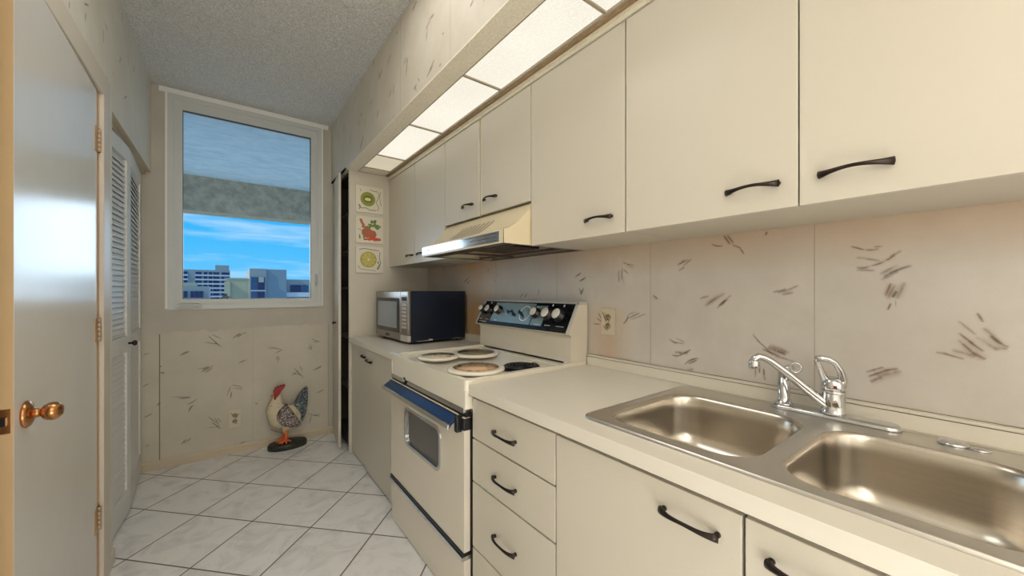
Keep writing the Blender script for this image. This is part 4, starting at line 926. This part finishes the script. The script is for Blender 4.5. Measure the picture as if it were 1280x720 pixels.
# raised rolled outer rim
ring1 = LL[0]; nR = len(ring1); cx, cy = (SX0+SX1)/2, (SY0+SY1)/2
ringo = []
for dx, dz in ((.004, .0022), (.009, .001), (.011, -.0058)):
    rr = rrect(SX0-dx, SX1+dx, SY0-dx, SY1+dx, .022+dx); ringo.append([bm.verts.new((p[0], p[1], zt+dz)) for p in rr])
seq = [ring1]+ringo
for A, D in zip(seq, seq[1:]):
    for i in range(nR): bm.faces.new((A[i], A[(i+1) % nR], D[(i+1) % nR], D[i])).smooth = True
bmesh.ops.recalc_face_normals(bm, faces=bm.faces[:])
obj('deck', bm, 'steel', sk)
for x0, x1, y0, y1, r in bowls:
    bm = B(); rings = []
    steps = [(0, 0), (.004, -.003), (.008, -.012), (.010, -.05), (.014, -.12), (.020, -.145), (.034, -.165), (.060, -.174)]
    # flared lip just above the deck so the cut edge reads as pressed steel
    for ins, dz in steps:
        rr = max(r-ins*.3, .02); rings.append([bm.verts.new((p[0], p[1], zt+dz)) for p in rrect(x0+ins, x1-ins, y0+ins, y1-ins, rr, 9)])
    n = len(rings[0])
    for A, D in zip(rings, rings[1:]):
        for i in range(n): f = bm.faces.new((A[i], A[(i+1) % n], D[(i+1) % n], D[i])); f.smooth = True
    f = bm.faces.new(rings[-1]); f.smooth = True
    bmesh.ops.recalc_face_normals(bm, faces=bm.faces[:])
    for f in bm.faces:
        pass
    if bm.faces[-1].normal.z < 0: bmesh.ops.reverse_faces(bm, faces=bm.faces[:])
    b = obj('bowl', bm, 'bowl', sk)
    bm = B(); cxx, cyy = (x0+x1)/2, (y0+y1)/2
    lathe(bm, [(.045, .0), (.044, .003), (.036, .002), (.030, -.002), (0, -.002)], (cxx, cyy, zt-.1738), seg=28, cap=False); obj('drain', bm, 'chrome', b)

# faucet
zd = zt
fa = thing('kitchen_faucet', (1.39, .31, zd), 'chrome single-lever kitchen faucet with loop handle behind the sink', 'faucet')
bm = B(); pts = rrect(1.362, 1.418, .165, .458, .027, 8)
lo = [bm.verts.new((p[0], p[1], zd+.0005)) for p in pts]; mid = [bm.verts.new((p[0], p[1], zd+.007)) for p in pts]
hi = [bm.verts.new((1.39+(p[0]-1.39)*.72, .3115+(p[1]-.3115)*.955, zd+.015)) for p in pts]
for A, D in ((lo, mid), (mid, hi)):
    for i in range(len(pts)): bm.faces.new((A[i], A[(i+1) % len(pts)], D[(i+1) % len(pts)], D[i])).smooth = True
bm.faces.new(hi); bm.faces.new(lo[::-1]); bmesh.ops.recalc_face_normals(bm, faces=bm.faces[:]); obj('base_plate', bm, 'chrome', fa)
bm = B(); lathe(bm, [(.030, .014), (.0285, .020), (.0275, .022), (.0275, .070), (.029, .072), (.029, .078), (.0275, .080)], (1.39, .305, zd), seg=32); obj('body', bm, 'chrome', fa)
bm = B()
tube(bm, [(1.386, .312, zd+.034), (1.376, .326, zd+.044), (1.356, .351, zd+.071), (1.320, .394, zd+.121), (1.292, .428, zd+.156), (1.281, .442, zd+.166), (1.272, .453, zd+.168), (1.266, .461, zd+.160), (1.265, .463, zd+.150)],
     [.0165, .015, .013, .0115, .0105, .0105, .011, .012, .012], 16)
sp_ = obj('spout', bm, 'chrome', fa)
bm = B(); lathe(bm, [(.0135, 0), (.0145, .003), (.0145, .022), (.0125, .026)], (1.265, .463, zd+.132), seg=20); obj('aerator', bm, 'chrome', sp_)
# lever: dome plus loop
bm = B(); lathe(bm, [(.0275, .080), (.028, .092), (.026, .104), (.020, .114), (.010, .119), (0, .120)], (1.39, .305, zd), seg=28)
loop = [(1.392, .288, zd+.094), (1.388, .283, zd+.115), (1.380, .287, zd+.140), (1.368, .297, zd+.163), (1.358, .309, zd+.172), (1.350, .322, zd+.174), (1.347, .332, zd+.172), (1.352, .333, zd+.165), (1.360, .330, zd+.150), (1.370, .326, zd+.130), (1.380, .322, zd+.112), (1.388, .320, zd+.098)]
tube(bm, loop, [.012, .010, .0085, .008, .008, .009, .0085, .0075, .0075, .008, .010, .012], 12)
lv = obj('lever_handle', bm, 'chrome', fa)
bm = B(); dcn = V(-.93, -.36, 0).normalized(); lathe(bm, [(.0045, .0265), (.004, .029), (0, .0292)], (1.39, .305, zd+.094), dcn, 12); obj('temperature_dot', bm, 'red_dot', lv)
bm = B(); lathe(bm, [(.027, .014), (.024, .018), (.019, .022), (.0165, .034), (.0165, .11)], (1.39, .425, zd), seg=24)
tube(bm, [(1.39, .425, zd+.045), (1.390, .424, zd+.08), (1.388, .421, zd+.105), (1.383, .414, zd+.122), (1.376, .400, zd+.131)], [.0165, .014, .0155, .013, .010], 14)
tube(bm, [(1.386, .432, zd+.112), (1.384, .436, zd+.090), (1.385, .436, zd+.070)], .005, 8)
sy = obj('side_sprayer', bm, 'chrome', fa)
bm = B(); cc = V(1.372, .389, zd+.133); ring_pts = []
for k in range(17):
    a = 2*PI*k/16; ring_pts.append(cc+V(.35, -.94, 0)*(.0145*math.cos(a))*.9+V(0, 0, 1)*(.0145*math.sin(a)))
tube(bm, ring_pts, .0028, 8, cap=False); obj('sprayer_ring', bm, 'chrome', sy)
bm = B(); lathe(bm, [(.026, .0004), (.026, .004), (.020, .008), (.008, .010), (0, .010)], (1.378, .080, zd), seg=28); 
lathe(bm, [(.018, .0004), (.018, .003), (0, .005)], (1.374, .040, zd), seg=24)
tag(obj('sink_hole_cover', bm, 'chrome'), 'small chrome cap on the sink deck to the right of the faucet', 'sink cap')

# ------------------------------------------------------------------ outlets
def outlet(name, place, label, marks):
    bm = B(); marks(bm)
    return tag(obj(name, bm, ['outlet', 'outlet_socket', 'gap']+SM), label, 'outlet')
def mk_r(bm):
    y, z = 1.167, 1.154
    box(bm, XW-.006, XW-.0006, y-.041, y+.041, z-.063, z+.063, 0, bev=.0015)
    for s in (-1, 1):
        lathe(bm, [(.016, 0), (.016, .0015), (0, .0018)], (XW-.006, y, z+s*.021), (-1, 0, 0), 20, 1)
        for q in (-.006, .006): box(bm, XW-.0084, XW-.0076, y+q-.0014, y+q+.0014, z+s*.021-.001, z+s*.021+.009, 2)
        lathe(bm, [(.0028, 0), (0, .0006)], (XW-.0078, y, z+s*.021-.008), (-1, 0, 0), 10, 2)
    strokes(bm, [(y+.035, z+.05, y+.012, z+.0, 0, 5, 1), (y+.02, z+.045, y+.008, z-.005, 0, 5, 1), (y-.02, z+.03, y+.0, z-.01, 0, 4, 2), (y+.03, z-.02, y+.0, z-.045, 0, 5, 0)], lambda a, zz, l: V(XW-.0064-l, a, zz), 3)
outlet('wall_outlet', None, 'papered double outlet beside the stove above the long worktop', mk_r)
def mk_b(bm):
    x, z = .048, .282
    box(bm, x-.040, x+.040, YB-.009, YB-.003, z-.072, z+.072, 0, bev=.0015)
    for s in (-1, 1):
        lathe(bm, [(.017, 0), (.017, .0015), (0, .0018)], (x, YB-.009, z+s*.024), (0, -1, 0), 20, 1)
        for q in (-.006, .006): box(bm, x+q-.0016, x+q+.0016, YB-.0116, YB-.0106, z+s*.024-.001, z+s*.024+.009, 2)
    strokes(bm, [(x-.03, z+.05, x+.0, z+.01, 0, 6, 0), (x+.03, z+.04, x-.005, z-.02, 0, 6, 0), (x-.02, z-.02, x+.02, z-.05, 0, 6, 1)], lambda a, zz, l: V(a, YB-.0094-l, zz), 3)
outlet('wall_outlet', None, 'papered double outlet low under the window near the rooster', mk_b)

# ------------------------------------------------------------------ rooster statue
rs = thing('rooster_statue', (.40, 3.635, 0), 'painted speckled rooster statue on a dark oval base under the window', 'statue')
YR = 3.635
bm = B(); n = 36
def oval(sx, sy, z): return [bm.verts.new((.402+sx*math.cos(2*PI*k/n), YR+sy*math.sin(2*PI*k/n), z)) for k in range(n)]
rr = [oval(.138, .078, 0.0005), oval(.143, .083, .010), oval(.143, .083, .036), oval(.134, .075, .048)]
for A, D in zip(rr, rr[1:]):
    for i in range(n): bm.faces.new((A[i], A[(i+1) % n], D[(i+1) % n], D[i])).smooth = True
bm.faces.new(rr[-1]); bm.faces.new(rr[0][::-1]); obj('base', bm, 'base_dark', rs)
def loft(bm, secs, seg=20, mi=0):
    """secs: (x, z, half height across, half depth in y, direction angle)"""
    rings = []
    for x, z, r, ry, ang in secs:
        nx, nz = -math.sin(ang), math.cos(ang)
        rings.append([bm.verts.new((x+nx*r*math.cos(2*PI*k/seg), YR+ry*math.sin(2*PI*k/seg), z+nz*r*math.cos(2*PI*k/seg))) for k in range(seg)])
    for A, D in zip(rings, rings[1:]):
        for k in range(seg): f = bm.faces.new((A[k], A[(k+1) % seg], D[(k+1) % seg], D[k])); f.smooth = True; f.material_index = mi
    bm.faces.new(rings[0]); bm.faces.new(rings[-1]); bmesh.ops.recalc_face_normals(bm, faces=bm.faces[:])
R_ = math.radians
bm = B()
loft(bm, [(.498, .215, .008, .006, R_(150)), (.487, .222, .036, .022, R_(155)), (.460, .240, .062, .036, R_(155)), (.425, .250, .090, .046, R_(155)), (.385, .258, .106, .048, R_(150)),
          (.350, .275, .100, .048, R_(140)), (.328, .303, .078, .045, R_(120)), (.317, .335, .070, .045, R_(100)), (.320, .370, .054, .037, R_(86)), (.326, .405, .042, .030, R_(82)), (.330, .435, .033, .026, R_(86)),
          (.328, .462, .031, .025, R_(96)), (.322, .482, .022, .018, R_(110)), (.316, .492, .006, .005, R_(120))])
obj('body', bm, 'cream_rooster', rs)
def fan(name, poly, y0, y1, mat, parent=rs, bev=.004):
    bm = B(); prism(bm, poly, 1, y0, y1, bev=bev); return obj(name, bm, mat, parent)
fan('tail', [(.452, .330), (.455, .372), (.472, .410), (.500, .448), (.535, .482), (.549, .480), (.551, .430), (.549, .345), (.538, .270), (.520, .215), (.503, .200), (.490, .240), (.478, .285), (.462, .300)], YR-.016, YR+.016, 'tail')
wp = [(.392+.0, .356), (.358, .350), (.330, .325), (.318, .288), (.322, .250), (.345, .212), (.380, .186), (.425, .172), (.470, .170), (.492, .176), (.490, .200), (.472, .240), (.448, .280), (.425, .318), (.408, .342)]
bm = B()
for s in (-1, 1):
    cx_, cz_ = .40, .262
    rings = []
    for k, (sc, yy) in enumerate(((1.0, .020), (.99, .052), (.93, .060), (.6, .065), (.25, .067))):
        rings.append([bm.verts.new((cx_+(x-cx_)*sc, YR+s*yy, cz_+(z-cz_)*sc)) for x, z in wp])
    m_ = len(wp)
    for A, D in zip(rings, rings[1:]):
        for i in range(m_): bm.faces.new((A[i], A[(i+1) % m_], D[(i+1) % m_], D[i])).smooth = True
    bm.faces.new(rings[-1])
bmesh.ops.recalc_face_normals(bm, faces=bm.faces[:]); obj('wing', bm, 'wing', rs)
fan('comb', [(.300, .470), (.298, .492), (.308, .500), (.312, .516), (.322, .508), (.330, .526), (.340, .514), (.352, .530), (.358, .518), (.374, .532), (.384, .524), (.372, .500), (.356, .482), (.345, .458), (.330, .440), (.318, .430), (.314, .412), (.304, .418), (.303, .440)], YR-.030, YR-.012, 'red', bev=.003)
fan('comb', [(.308, .480), (.312, .516), (.322, .508), (.330, .526), (.340, .514), (.352, .530), (.358, .518), (.374, .532), (.384, .524), (.362, .486), (.335, .478)], YR-.0118, YR+.010, 'red', bev=.003)
bm = B(); tube(bm, [(.306, YR-.014, .458), (.292, YR-.014, .452), (.280, YR-.014, .444)], [.011, .008, .001], 10); obj('beak', bm, 'orange', rs)
bm = B(); lathe(bm, [(.004, 0), (.003, .002), (0, .0025)], (.318, YR-.0302, .476), (0, -1, 0), 10); obj('eye', bm, 'black', rs)
for sx, sy in ((0, -.022), (-.014, .022)):
    bm = B(); x0 = .384+sx; y0 = YR+sy
    tube(bm, [(x0+.010, y0, .150), (x0+.004, y0, .118), (x0, y0, .080), (x0, y0-.002, .058)], [.013, .0105, .009, .010], 12)
    for q in ((-.052, -.012), (-.034, -.030), (.004, -.040), (.040, -.008)):
        tube(bm, [(x0, y0, .064), (x0+q[0]*.6, y0+q[1]*.6, .062), (x0+q[0], y0+q[1], .0525)], [.010, .008, .004], 8)
    obj('leg', bm, 'orange', rs)
bm = B(); tube(bm, [(.402, YR, .20), (.392, YR, .160), (.384, YR, .122)], [.058, .034, .017], 16, ry=[.042, .032, .030]); obj('thigh', bm, 'cream_rooster', rs)
# ------------------------------------------------------------------ light
def area(name, loc, rot, sx, sy, power, col):
    l = bpy.data.lights.new(name, 'AREA'); l.shape = 'RECTANGLE'; l.size = sx; l.size_y = sy; l.energy = power; l.color = col
    o = bpy.data.objects.new(name, l); C.objects.link(o); o.location = loc; o.rotation_euler = rot; return o
area('added_fill_overhead', (.1, -1.2, 2.6), (math.radians(28), 0, 0), 1.4, 1.4, 5, (1, .98, .95))  # added fill light high behind the camera, no known fixture
area('added_fill_rear', (.2, -2.2, 1.45), (math.radians(90), 0, 0), 2.0, 2.4, 8, (1, .99, .98))  # unseen fill panel added at the rear wall, not a window
area('added_fill_aisle', (.15, 1.4, 2.795), (0, 0, 0), .9, .8, 7, (1, .98, .95))  # fill added above the aisle, no real ceiling fixture here
area('added_fill_uplight', (-.15, -.45, 1.7), (math.radians(180+50), 0, 0), .7, .7, 58, (1, .98, .96))  # uplight added behind the camera to brighten the ceiling
area('added_fill_low', (.05, -.55, .45), (math.radians(180-40), 0, 0), .9, .9, 11, (1, .98, .96))  # added low fill aimed upward, lightens soffit and cabinet undersides
s = bpy.data.lights.new('sun', 'SUN'); s.energy = 2.6; s.angle = .01; s.color = (1, .96, .88)
so = bpy.data.objects.new('sun', s); C.objects.link(so); so.rotation_euler = (V(-.75, -.12, .62)).to_track_quat('Z', 'Y').to_euler()

s = bpy.data.lights.new('sky_glow', 'SUN'); s.energy = 3.4; s.angle = math.radians(70); s.color = (.78, .90, 1)
so = bpy.data.objects.new('sky_glow', s); C.objects.link(so); so.rotation_euler = (V(-.35, 1, .12)).to_track_quat('Z', 'Y').to_euler()

W = bpy.data.worlds.new('sky'); bpy.context.scene.world = W; W.use_nodes = True
t = W.node_tree; t.nodes.clear()
def wn(k, **kw):
    x = t.nodes.new(k)
    for a, b in kw.items(): setattr(x, a, b)
    return x
tc = wn('ShaderNodeTexCoord'); sp = wn('ShaderNodeSeparateXYZ'); t.links.new(tc.outputs['Generated'], sp.inputs[0])
r = wn('ShaderNodeValToRGB'); el = r.color_ramp.elements
el[0].position = 0; el[0].color = srgb(190, 204, 210); el[1].position = 1; el[1].color = srgb(30, 110, 205)
for p, c in ((.49, (190, 206, 214)), (.502, (112, 200, 250)), (.56, (62, 184, 248)), (.64, (44, 160, 240))):
    e = el.new(p); e.color = srgb(*c)
ma = wn('ShaderNodeMath', operation='MULTIPLY_ADD'); ma.inputs[1].default_value = .5; ma.inputs[2].default_value = .5
t.links.new(sp.outputs[2], ma.inputs[0]); t.links.new(ma.outputs[0], r.inputs[0])
mp = wn('ShaderNodeMapping'); mp.inputs['Scale'].default_value = (2.2, 2.2, 22); mp.inputs['Rotation'].default_value = (0, .10, 0); t.links.new(tc.outputs['Generated'], mp.inputs[0])
no = wn('ShaderNodeTexNoise'); no.inputs['Scale'].default_value = 1.7; no.inputs['Detail'].default_value = 5; no.inputs['Roughness'].default_value = .55; t.links.new(mp.outputs[0], no.inputs['Vector'])
cr = wn('ShaderNodeValToRGB'); cr.color_ramp.elements[0].position = .46; cr.color_ramp.elements[1].position = .72; t.links.new(no.outputs['Fac'], cr.inputs[0])
mx = wn('ShaderNodeMix', data_type='RGBA'); cm = wn('ShaderNodeMath', operation='MULTIPLY'); cm.inputs[1].default_value = .75
t.links.new(cr.outputs[0], cm.inputs[0]); t.links.new(cm.outputs[0], mx.inputs[0]); t.links.new(r.outputs[0], mx.inputs[6]); mx.inputs[7].default_value = srgb(205, 232, 252)
bg = wn('ShaderNodeBackground'); bg.inputs[1].default_value = 1.0; t.links.new(mx.outputs[2], bg.inputs[0])
wo = wn('ShaderNodeOutputWorld'); t.links.new(bg.outputs[0], wo.inputs[0])

cam = bpy.data.cameras.new('camera'); cam.sensor_width = 36; cam.lens = 470/1280*36; cam.shift_y = 4.2/1280; cam.clip_start = .02; cam.clip_end = 2000
co = bpy.data.objects.new('camera', cam); C.objects.link(co); co.location = (0, 0, 1.30); co.rotation_euler = (PI/2, 0, -.648)
sc = bpy.context.scene; sc.camera = co
sc.view_settings.view_transform = 'Standard'; sc.view_settings.look = 'None'; sc.view_settings.exposure = .12; sc.view_settings.gamma = 1
sc.cycles.use_denoising = True; sc.cycles.denoising_prefilter = 'ACCURATE'; sc.cycles.max_bounces = 8; sc.cycles.diffuse_bounces = 5; sc.cycles.transparent_max_bounces = 24
sc.cycles.sample_clamp_indirect = 6
for o in bpy.data.objects:      # leave no stray transform offsets on parts
    if o.name.startswith('trim') and o.type == 'MESH': o['kind'] = 'structure'
